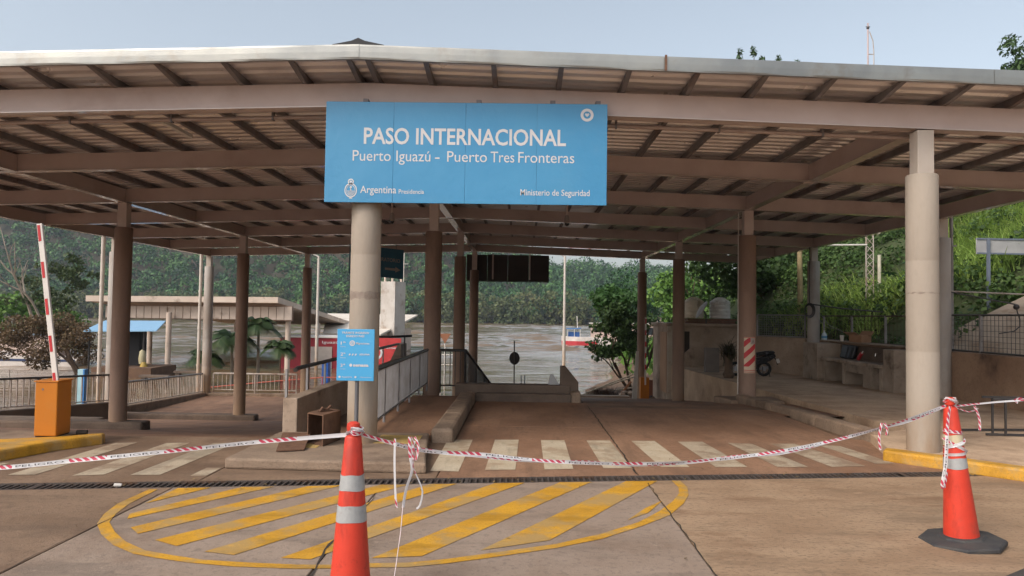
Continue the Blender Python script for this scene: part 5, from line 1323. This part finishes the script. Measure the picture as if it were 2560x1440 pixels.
for x in (-11.2, -9.6, -8.3): fl.cyl((x, 35.9, -2.6), (x, 35.9, -1.5), .03, n=6)
tag(fl.build('red_railing', pr_), 'thin red railing half sunk in the flood water', 'railing')

# ================================================================ boats
bt = thing('river_boat', 'white and red passenger boat with a blue canopy on the river', 'boat', (8.5, 91, -2.1))
b = B(); n = 14; secs = []
for i in range(n + 1):
    u = i / n; x = 5.0 + 8.5 * u; hw = 1.15 * min(1, (u * 3.2 + .25)) * (1 if u < .9 else 1 - (u - .9) * 3); zt = -.98 + .10 * (1 - u) ** 3
    secs.append([(x, 91 - hw * .8, -2.4), (x, 91 - hw, -1.75), (x, 91 - hw, zt), (x, 91 + hw, zt), (x, 91 + hw, -1.75), (x, 91 + hw * .8, -2.4)])
b.strip(secs); b.add(secs[0], [(0, 1, 2, 3, 4, 5)]); b.add(secs[-1], [(5, 4, 3, 2, 1, 0)])
b.build('hull', nmat('hull_white', (.66, .60, .55), .4), bt)
b = B(); b.strip([[(p[j][0], p[min(j + 1, 1)][1] - .04, -2.3 if j == 0 else -1.45) for p in secs] for j in (0, 1)]); b.build('waterline_band', nmat('hull_red', (.48, .04, .05), .4), bt)
B().box(9.2, 11.5, 89.8, 89.84, -2.1, -1.35).build('red_panel', MATS['hull_red'], bt)
b = B(); b.slab([(5.6, 90.1, -.02), (7.3, 90.1, .05), (7.3, 92, .05), (5.6, 92, -.02)], (0, 0, .10)); b.build('canopy', nmat('canopy_blue', (.05, .17, .42), .5), bt)
for x in (5.7, 6.5, 7.2): B().cyl((x, 90.15, -1.0), (x, 90.15, .0), .035, n=6).build('canopy_post', whitep, bt)
B().box(5.75, 7.15, 90.4, 91.6, -1.0, -.35).build('seats', nmat('seat_blue', (.03, .10, .30), .6), bt)
B().cyl((7.0, 91, -.9), (6.85, 91, 1.6), .05, n=6).build('mast', whitep, bt)
B().box(8.6, 12.6, 90.2, 91.8, -1.0, .7).build('cabin', nmat('cabin_pale', (.55, .42, .36), .5), bt, bevel=.05)
B().box(8.4, 12.9, 90.0, 92.0, .701, .82).build('cabin_roof', whitep, bt)
for i in range(4): B().box(8.9 + .95 * i, 9.6 + .95 * i, 90.18, 90.199, -.3, .4).build('window', nmat('win_dark', (.03, .035, .04), .2), bt)
b2 = thing('moored_boat', 'pale moored boat with a white roof behind the leafy tree', 'boat', (13, 80, -2.1))
b = B(); b.slab([(8.8, 79, -2.3), (17, 79, -2.3), (17.3, 79, -1.0), (8.2, 79, -1.0)], (0, 2.2, 0)); b.build('hull', MATS['hull_white'], b2)
B().box(9.5, 16, 79.4, 80.8, -.999, .8).build('cabin', MATS['cabin_pale'], b2); B().box(9.0, 16.5, 79.1, 81.1, .801, .95).build('roof', whitep, b2)
for i in range(5): B().box(10 + 1.15 * i, 10.7 + 1.15 * i, 79.38, 79.399, -.3, .45).build('window', MATS['win_dark'], b2)
for k, (x, y, L, lab) in enumerate(((-31, 47, 5.5, 'pale boat with a dark stripe moored behind the brown bush'), (-36, 52, 6, 'farther pale boat at the left edge behind the brown bush'))):
    t = thing('moored_boat', lab, 'boat', (x, y, -2.1), 'boats moored at left')
    b = B(); b.slab([(x - L / 2 + .4, y, -2.4), (x + L / 2 - .4, y, -2.4), (x + L / 2, y, -1.4), (x - L / 2, y, -1.4)], (0, 1.6, 0)); b.build('hull', MATS['hull_white'], t)
    B().box(x - L * .3, x + L * .25, y + .2, y + 1.3, -1.399, -.1).build('cabin', MATS['cabin_pale'], t); B().box(x - L * .36, x + L * .3, y, y + 1.5, -.099, .02).build('roof', nmat('boat_roof_blue', (.35, .48, .60), .5), t)
    B().box(x - L / 2 + .2, x + L / 2 - .2, y - .02, y - .001, -1.75, -1.6).build('stripe', nmat('stripe_navy', (.03, .05, .12), .5), t)

# ================================================================ hillside furniture
ms = thing('lattice_mast', 'slim lattice radio mast rising from the planted bank above the roof', 'mast', (11.2, 24, 1.6))
lat = B()
for z0 in np.arange(1.6, 7.3, .25):
    for a, c in (((-.12, -.08), (.12, -.08)), ((.12, -.08), (0, .13)), ((0, .13), (-.12, -.08))):
        lat.cyl((11.2 + a[0], 24 + a[1], z0), (11.2 + c[0], 24 + c[1], z0 + .25), .010, n=4, cap=False)
lat.build('lattice', rail_w, ms)
for a in ((-.12, -.08), (.12, -.08), (0, .13)): B().cyl((11.2 + a[0], 24 + a[1], 1.5), (11.2 + a[0], 24 + a[1], 7.4), .017, n=6).build('leg', rail_w, ms)
B().cyl((11.2, 24, 7.2), (11.2, 24, 11.38), .024, n=6).build('antenna', nmat('antenna_pink', (.55, .42, .40), .5), ms)
B().tube([(11.39, 24, 7.3), (11.39, 24, 10.4), (11.36, 24, 10.8), (11.25, 24, 11.1)], .016, 5).tube([(11.2, 24, 10.35), (11.39, 24, 10.35)], .016, 5).build('feed_loop', rail_w, ms)
B().ball((11.2, 24, 11.22), .05, 8, 6).tube([(11.13, 24, 11.26), (11.27, 24, 11.26)], .012, 5).build('tip', rail_d, ms)
B().tube([(11.1, 23.9, 4.10), (9.62, 23.8, 4.06)], .028, 6).build('side_arm', whitep, ms)
tag(B().cyl((11.5, 23.9, 1.6), (11.5, 23.9, 3.78), .055, n=10).build('white_pole', nmat('pole_cream', (.58, .54, .42), .6), smooth=True), 'short cream pole standing in the plants beside the mast', 'pole')
tag(B().cyl((10.16, 27, .5), (10.1, 27, 4.6), .11, .09, 10).build('utility_pole', nmat('pole_wood', (.34, .26, .14), .85, color2=(.22, .18, .09), nscale=5), smooth=True), 'weathered yellowish pole standing left of the grey column', 'pole')
hsn = thing('roadside_board', 'grey back of a sign board on posts among the grass', 'sign', (11.9, 18.5, 2.2))
B().obox((12.15, 18.5, 3.56), (1.75, .04, .40), .05).build('board', nmat('board_back', (.40, .40, .40), .6), hsn)
for x in (11.55, 12.7): B().box(x - .03, x + .03, 18.39, 18.46, 1.8, 3.76).build('post', nmat('post_bluegrey', (.16, .19, .24), .6), hsn)
B().obox((12.15, 18.47, 3.74), (1.75, .02, .04), .05).build('frame', MATS['post_bluegrey'], hsn); B().obox((12.15, 18.47, 3.38), (1.75, .02, .04), .05).build('frame', MATS['post_bluegrey'], hsn)
# sloping concrete apron on the bank
ap = B(); ap.slab([(9.75, 18.6, .96), (9.75, 9.5, .98), (13.2, 9.5, 5.0), (13.2, 13.5, 5.0), (11.05, 16.1, 2.35)], (.15, 0, -.35))
tag(ap.build('concrete_slope', nmat('slope_concrete', (.52, .42, .32), .85, color2=(.42, .33, .245), nscale=1.5, stain=(.30, .20, .13), sscale=1.2, stretch=(1, .3, 1)), None), 'pale sloping concrete apron on the bank behind the mesh fence', 'concrete slope')

# ================================================================ vegetation
G_far = leafmat('leaf_far_forest', [(.008, .030, .013), (.022, .070, .024), (.05, .13, .036), (.11, .22, .06)], .1, cscale=.16, lw=.3, con=.11)
G_bam = leafmat('leaf_bamboo', [(.035, .065, .025), (.075, .105, .035), (.12, .14, .05), (.16, .15, .06)], .2, cscale=.08)
G_mid = leafmat('leaf_bright', [(.03, .075, .015), (.07, .15, .025), (.12, .23, .04), (.18, .30, .06)], .3, cscale=.4)
G_drk = leafmat('leaf_dark', [(.022, .045, .016), (.04, .075, .024), (.06, .11, .032), (.09, .15, .045)], .2, cscale=.7)
G_ivy = leafmat('leaf_bank', [(.020, .042, .013), (.04, .08, .02), (.07, .125, .03), (.12, .18, .045)], .25, cscale=.8)
G_gra = leafmat('grass_tall', [(.14, .22, .045), (.22, .34, .07), (.32, .44, .10), (.44, .50, .18)], .35, cscale=.6)
G_dry = leafmat('leaf_dry', [(.055, .036, .02), (.10, .065, .034), (.16, .10, .048), (.09, .105, .04)], .2, cscale=.8)
G_plm = leafmat('leaf_palm', [(.015, .035, .012), (.035, .065, .02), (.07, .09, .03)], .2, cscale=.8)
bark = MATS['bark']; barkp = nmat('bark_pale', (.34, .29, .23), .9, color2=(.25, .20, .16), nscale=4, bump=.5, bscale=20)

# far forest on the hill: one mass of crowns
rg = np.random.default_rng(21); V = []
def crown_quads(c, r, n, size, rg, up=.9):
    d = rg.normal(size=(n, 3)); d /= np.linalg.norm(d, axis=1)[:, None]; d[:, 2] = np.abs(d[:, 2]) * 1.0 - .25
    lob = 1 + .22 * np.sin(d[:, 0] * 5 + c[0]) * np.cos(d[:, 1] * 5 + c[1]) + .1 * rg.normal(size=n)
    p = np.array(c) + d * np.array([r, r, r * up]) * lob[:, None]
    nr = d + rg.normal(size=(n, 3)) * .45; nr /= np.linalg.norm(nr, axis=1)[:, None]
    t = np.cross(nr, rg.normal(size=(n, 3))); t /= np.linalg.norm(t, axis=1)[:, None]; b = np.cross(nr, t)
    s = size * (.6 + .8 * rg.random(n))[:, None]
    return np.stack([p - t * s, p + b * s * .7, p + t * s, p - b * s * .7], 1).reshape(-1, 3)
y = 301.
while y < 500:
    x = -330.
    while x < 130:
        X = x + rg.uniform(-3, 3); Y = y + rg.uniform(-3, 3)
        if X > -0.72 * Y - 10 and X < .17 * Y + 15:
            r = rg.choice([2.6, 3.8, 5.0, 6.5], p=[.3, .35, .25, .1]) * rg.uniform(.85, 1.2)
            V.append(crown_quads((X, Y, float(far_z(X, Y)) + r * .8 + rg.uniform(0, 2.5)), r, int(60 + r * 26), .6, rg, 1.15))
        x += 8.2
    y += 7.5
raw_quads('hill_forest', G_far, None, np.concatenate(V), 'stuff', origin=(-100, 350, 0))['label'] = 'dense green forest covering the hill across the river'
V = []
for i in range(330):
    X = rg.uniform(-230, 75); Y = 296 + rg.uniform(0, 9); h = rg.uniform(4, 12) * (1 if X > -120 else .8)
    z = float(far_z(X, Y))
    for k in range(4):
        u = k / 3; V.append(crown_quads((X + rg.normal() * 1.5 * u, Y + rg.normal() * 1.5 * u - 1.0 * u, z + .8 + h * u * .85), 1.2 + 1.6 * (1 - abs(u - .55)), 38, .55, rg, 1.1))
raw_quads('bank_bamboo', G_bam, None, np.concatenate(V), 'stuff', origin=(-60, 298, 0))['label'] = 'pale feathery bamboo fringe along the far bank'

def limb(b, p, d, L, r, depth, rg, tips, spread=.55, minr=.006):
    d = Vector(d).normalized(); pts = [Vector(p)]; n = 4
    for i in range(n):
        d = (d + Vector((rg.gauss(0, .12), rg.gauss(0, .12), rg.gauss(.03, .07)))).normalized(); pts.append(pts[-1] + d * L / n)
    b.tube(pts, r, 6, [max(minr, r * (1 - .45 * i / n)) for i in range(n + 1)])
    if depth == 0: tips.append(pts[-1]); return
    for k in range(rg.choice([2, 3])):
        a = rg.uniform(0, 2 * pi); dd = d + Vector((cos(a), sin(a), rg.uniform(-.1, .5))) * spread
        limb(b, pts[rg.choice([2, 3, 4])], dd, L * rg.uniform(.6, .8), r * .55, depth - 1, rg, tips, spread, minr)
def tree(name, lab, base, h, blobs, leafm, nleaf, size, seed, bk=bark, r=.16, group=None, inner=.3, stems=1, depth=2, out=.5, crown='crown', squash=.8):
    t = thing(name, lab, 'tree', base, group); rr = random.Random(seed); b = B(); tips = []
    for s in range(stems): limb(b, (base[0] + .08 * s, base[1], base[2] - .2), (rr.uniform(-.15, .15) + (.35 * (s - (stems - 1) / 2)), rr.uniform(-.1, .1), 1), h * .5, r, depth, rr, tips)
    b.build('trunk', bk, t, smooth=True)
    if nleaf: cloud(crown, leafm, t, blobs, nleaf, size, seed, inner=inner, out=out, squash=squash)
    return t
def boughs(c, R, n, r, seed, flat=.75):
    rr = np.random.default_rng(seed); out = []
    for i in range(n):
        d = rr.normal(size=3); d /= np.linalg.norm(d); k = rr.uniform(.45, 1.0); s = r * rr.uniform(.7, 1.3)
        out.append((c[0] + d[0] * R[0] * k, c[1] + d[1] * R[1] * k, c[2] + d[2] * R[2] * k, s, s, s * flat))
    return out
# leafy tree at the water edge
tree('leafy_tree', 'dark broad-leaved tree with several stems at the water edge', (5.1, 34.5, -1.85), 3.6, boughs((4.62, 34.5, 1.05), (1.6, 1.4, 1.55), 44, .36, 3) + boughs((4.0, 34.3, -.1), (.8, .6, .5), 6, .3, 4), G_drk, 5000, .19, 5, r=.085, stems=4, depth=2, inner=.4, out=.35, squash=.55)
cloud('sunlit_crown_top', leafmat('leaf_painted_sun', [(.025, .06, .015), (.045, .11, .025), (.07, .15, .04)], .3), [o for o in bpy.data.objects if o.name == 'leafy_tree'][0], boughs((4.7, 34.9, 2.55), (1.4, 1.0, .55), 12, .42, 31), 1500, .24, 6, squash=.55)  # sun on the crown top put into a greener leaf colour
# right bank trees beyond
for i, (x, y, hz, R, lab) in enumerate(((13.5, 62, 3.9, (2.6, 2.4, 2.4), 'bright green tree directly behind the leafy tree'), (19, 78, 4.8, (3.6, 3, 3.2), 'tall bright tree rising right of the leafy tree'),
                                        (15.2, 105, 5.0, (4.5, 4, 4), 'hazy rounded tree left of the sky gap on the near bank'), (24.5, 100, 5.3, (5, 4, 4.5), 'broad green tree below the sky gap'),
                                        (14.6, 48, 2.6, (2.6, 2, 2.3), 'light green tree behind the water tanks'), (19.5, 56, 4.6, (3.2, 3, 3.2), 'dense green tree above the water tanks'))):
    zb0 = bank_z(x, y); tree('bank_tree', lab, (x, y, zb0), hz - zb0 + 1, boughs((x, y, hz - R[2] * .35), R, 30, R[0] * .42, 40 + i), G_mid if i != 2 else G_far, 4200, .34 + .1 * (y > 70), 50 + i, r=.18, group='trees on the near right bank')
V = []
for i in range(60):
    y = rg.uniform(40, 130); x = bank_x(y) + rg.uniform(.6, 9); V.append(crown_quads((x, y, bank_z(x, y) + .4), rg.uniform(.5, 1.5), 90, .22, rg))
raw_quads('bank_scrub', G_mid, None, np.concatenate(V), 'stuff', origin=(12, 70, -1))['label'] = 'low green scrub along the near right bank'
# tall tree behind the terrace, its tips above the roof
tt = tree('tall_tree', 'tall dark tree behind the tank house with twig tips above the roof', (11.3, 33.5, .8), 9, boughs((8.6, 32.5, 3.9), (2.2, 1.6, 1.6), 22, .62, 61) + boughs((11.2, 33.5, 3.6), (1.6, 1.4, 1.4), 10, .6, 62) + boughs((11.2, 34, 9), (2.2, 2, 2.5), 14, .8, 63), G_drk, 8200, .20, 64, r=.22, depth=3, inner=.4, out=.3)
tw_ = B(); tips_ = []
for x, z in ((9.97, 14.0), (10.62, 14.1), (10.99, 13.7), (11.72, 13.7), (12.55, 13.5)):
    tw_.tube([(11.2, 34, 10.2), ((11.2 + x) / 2 + .1, 34, 11.9), (x, 34, z - .5), (x, 34, z)], .03, 5, [.06, .04, .02, .01]); tips_.append((x, 34, z - .12, .17, .17, .30))
tw_.build('twig', bark, tt); cloud('twig_leaves', G_drk, tt, tips_, 190, .24, 66, inner=.5, squash=.35)
tree('bank_tree', 'dark tree on the bank between the grey column and the mast', (12.6, 38, 3.4), 6, boughs((12.4, 38, 6.2), (2.2, 2, 2.0), 26, .62, 65), G_drk, 6000, .19, 67, r=.14, inner=.35, out=.3, group='trees on the planted bank')
tree('bank_tree', 'dark tree at the right edge of the bank below the roof', (19.5, 27.5, 6.3), 5, boughs((19.2, 27.5, 8.4), (2.4, 2, 1.7), 24, .6, 68), G_drk, 5000, .19, 69, r=.14, inner=.35, out=.3, group='trees on the planted bank')
# tree at the top right corner
tree('corner_tree', 'dark tree crown at the top right corner above the roof', (25, 35.5, 9.5), 5, boughs((25.0, 35.5, 14.4), (2.4, 2, 1.6), 26, .55, 71), G_drk, 3600, .26, 72, r=.2, inner=.3, squash=.4)
# planted bank: creepers, scrub and tall grass
def on_hill(n, d0, d1, y0, y1, seed):
    r = np.random.default_rng(seed); out = []
    for _ in range(n):
        y = r.uniform(y0, y1); xw = float(np.interp(y, [8, 24, 30, 36, 60], [9.75, 9.75, 8.6, 8.4, 14])); x = xw + r.uniform(d0, d1)
        out.append((x, y, hill_z(x, y)))
    return np.array(out)
def in_apron(p): return p[1] < 18.3 and p[0] < 13.2 and p[1] < 18.6 - (p[0] - 9.75) * 1.55
bl_ = [(p[0], p[1], p[2] + .15, s, s, s * .7) for p, s in zip(on_hill(1000, .1, 13, 9, 46, 5), np.random.default_rng(6).uniform(.25, .8, 1000)) if not in_apron(p)]
cloud('undergrowth', G_ivy, None, bl_, 110000, .135, 81, 'stuff', inner=.2, origin=(13, 25, 3))['label'] = 'dense creepers and scrub covering the planted bank'
gp = np.array([p for p in on_hill(16000, 2.2, 10.5, 15, 27, 9) if not in_apron(p)])
gp = gp[(gp[:, 0] / gp[:, 1] > .56) & ~((gp[:, 1] < 18.7) & (gp[:, 0] > 10.6) & (gp[:, 0] < 13.2))]
gp = gp[np.random.default_rng(2).random(len(gp)) < np.clip((gp[:, 2] - 1.4) / 2.2, .12, 1)]
raw_quads('tall_grass', G_gra, None, blades(gp, .95, .015, 10, .9), 'stuff', origin=(14, 20, 4))['label'] = 'tall bright green grass on the bank at right'
gp = on_hill(1600, .5, 2.8, 22, 28, 19)
raw_quads('reed_clump', G_gra, None, blades(gp, .85, .022, 12, 1.0), 'stuff', origin=(11, 25, 2))['label'] = 'clump of pale green reeds behind the wash counter'
# big-leaved plant beside the thick column
bp = thing('broadleaf_plant', 'plant with big lobed blue-green leaves left of the thick right column', 'plant', (12.2, 23, 2.2))
gl = leafmat('leaf_lobed', [(.02, .055, .025), (.04, .09, .045), (.06, .12, .06)], .25)
rr = random.Random(4); sb = B(); lsrc = None
for i in range(26):
    a = rr.uniform(0, 2 * pi); R = rr.uniform(.25, 1.0); c = Vector((12.05 + R * cos(a), 22.6 + .6 * R * sin(a) - .2, 2.3 + rr.uniform(0, 1.35)))
    sb.tube([(12.2, 23, hill_z(12.2, 23)), ((12.2 + c.x) / 2, (23 + c.y) / 2, c.z - .15), tuple(c)], .012, 4)
    if lsrc is None:
        lb = B(); pts = []
        for k in range(7):
            ka = -2.3 + 4.6 * k / 6; pts += [(.34 * cos(ka), .34 * sin(ka), -.05), (.15 * cos(ka + .38), .15 * sin(ka + .38), .0)]
        lb.add([(-.04, 0, 0)] + pts[:-1], [(0, j, j + 1) for j in range(1, 13)])
        lsrc = lb.build('leaf', gl, bp, local=True); o = lsrc
    else: o = share(lsrc, 'leaf', (0, 0, 0), bp)
    o.location = c - Vector((12.2, 23, 2.2)); o.rotation_euler = (rr.uniform(-.7, .3), rr.uniform(.1, .8), rr.uniform(0, 6.28)); s = rr.uniform(.7, 1.15); o.scale = (s, s, s)
sb.build('stems', G_ivy, bp)
# palms standing in the flood
def palm(lab, x, y, zc, nf, L, seed, r=.09):
    t = thing('palm_tree', lab, 'palm', (x, y, -2.1), 'palms in the flood water'); rr = random.Random(seed)
    B().tube([(x, y, -2.6), (x + .05, y, -1.5), (x + .02, y, zc)], r, 8, [r * 1.5, r, r * .7]).build('trunk', barkp if r > .06 else bark, t, smooth=True)
    for i in range(nf):
        a = 2 * pi * i / nf + rr.uniform(-.3, .3); el = rr.uniform(.2, 1.2); q = []; vs = []
        n = 12; rach = []
        for k in range(n + 1):
            s = k / n; rr_ = L * s * cos(el) * (1 - .15 * s); z = L * (s * sin(el) - .75 * s * s)
            rach.append(Vector((x + rr_ * cos(a), y + rr_ * sin(a), zc + z)))
        for k in range(1, n):
            tg = (rach[k + 1] - rach[k - 1]).normalized(); sd = tg.cross(Vector((0, 0, 1))).normalized()
            ll = L * .34 * sin(pi * min(1, (k / n) * .85 + .12))
            for sg in (-1, 1):
                for jj in (0, .5):
                    p0 = rach[k].lerp(rach[k + 1], jj); p1 = p0 + sd * sg * ll + tg * ll * .5 - Vector((0, 0, ll * .45))
                    wv = tg * .04; vs += [p0 - wv, p0 + wv, p1 + wv * .3, p1 - wv * .3]
        raw_quads('frond', G_plm, t, np.array([tuple(v) for v in vs]))
    return t
palm('large palm between the two left columns', -14.9, 38, .2, 16, 1.9, 1); palm('palm with arching fronds behind the second brown column', -13.9, 39, .9, 14, 1.7, 2); palm('thin-stemmed palm right of the second brown column', -12.4, 38, -.1, 13, 1.25, 3, .04); palm('low drooping palm beside the corner column', -15.9, 37, -.6, 13, 1.3, 4)
# brown bush tree and bare tree at far left
tree('brown_tree', 'low tree with dry reddish brown leaves standing in the flood', (-25.0, 42, -2.3), 3.2, boughs((-27.0, 42, -.1), (3.4, 1.8, 1.4), 40, .65, 81), G_dry, 14000, .12, 82, r=.2, depth=3, inner=.35, out=.3)
bt_ = tree('bare_tree', 'tree with bare pale branches and sparse green leaves at left', (-32.5, 52, -2.2), 8.2, boughs((-33.5, 52, 3.2), (3.4, 2, 2.6), 26, .55, 91), leafmat('leaf_sparse', [(.03, .05, .015), (.06, .09, .03), (.10, .11, .045)], .2), 1900, .24, 92, bk=barkp, r=.20, depth=3, inner=.6, out=.2)
tree('bank_bush', 'green bushy tree at the far left behind the bare tree', (-44, 60, -2.2), 5, boughs((-42, 60, .6), (5.5, 3, 2.2), 30, .9, 95), G_mid, 4000, .32, 96, r=.15, inner=.3)

# litter on the forecourt: dry leaves and grit
rl = np.random.default_rng(15); LV = []
for i in range(260):
    if i < 110: x = rl.uniform(-5, 5); y = 7.67 + .1375 * x + rl.normal(0, .18)
    elif i < 180: x = rl.uniform(-1.0, 4.6); y = rl.uniform(8, 13)
    else: x = rl.uniform(-4, 5); y = rl.uniform(4, 9)
    a = rl.uniform(0, 6.28); s = rl.uniform(.006, .024); z = .012
    if -3.2 < x < -.8 and 7.8 < y < 14.5: continue
    ca, sa = cos(a), sin(a)
    LV += [(x - ca * s, y - sa * s, z), (x + sa * s * .5, y - ca * s * .5, z + .004), (x + ca * s, y + sa * s, z + rl.uniform(0, .012)), (x - sa * s * .5, y + ca * s * .5, z + .002)]
raw_quads('leaf_litter', leafmat('litter', [(.06, .04, .02), (.14, .09, .04), (.25, .18, .08), (.10, .08, .05)], .1), None, np.array(LV), 'stuff', origin=(0, 7, 0))['label'] = 'scattered dry leaves and grit on the concrete'
tag(B().obox((-3.83, 7.08, .016), (.07, .045, .022), .4, .2, .1).build('paper_scrap', whitep, bevel=.008), 'small crumpled white scrap lying by the drain at left', 'scrap')

# ================================================================ haze
hz = B().box(-600, 330, -60, 620, -6.5, 130)
hm_ = bpy.data.materials.new('haze_air'); hm_.use_nodes = True
N = hm_.node_tree.nodes; N.remove(N['Principled BSDF'])
pvn = N.new('ShaderNodeVolumePrincipled'); pvn.inputs['Density'].default_value = HAZE; pvn.inputs['Color'].default_value = (.80, .88, 1.0, 1); pvn.inputs['Anisotropy'].default_value = .2
hm_.node_tree.links.new(pvn.outputs[0], N['Material Output'].inputs['Volume'])
if HAZE > 0: hz.build('haze', hm_, kind='stuff')
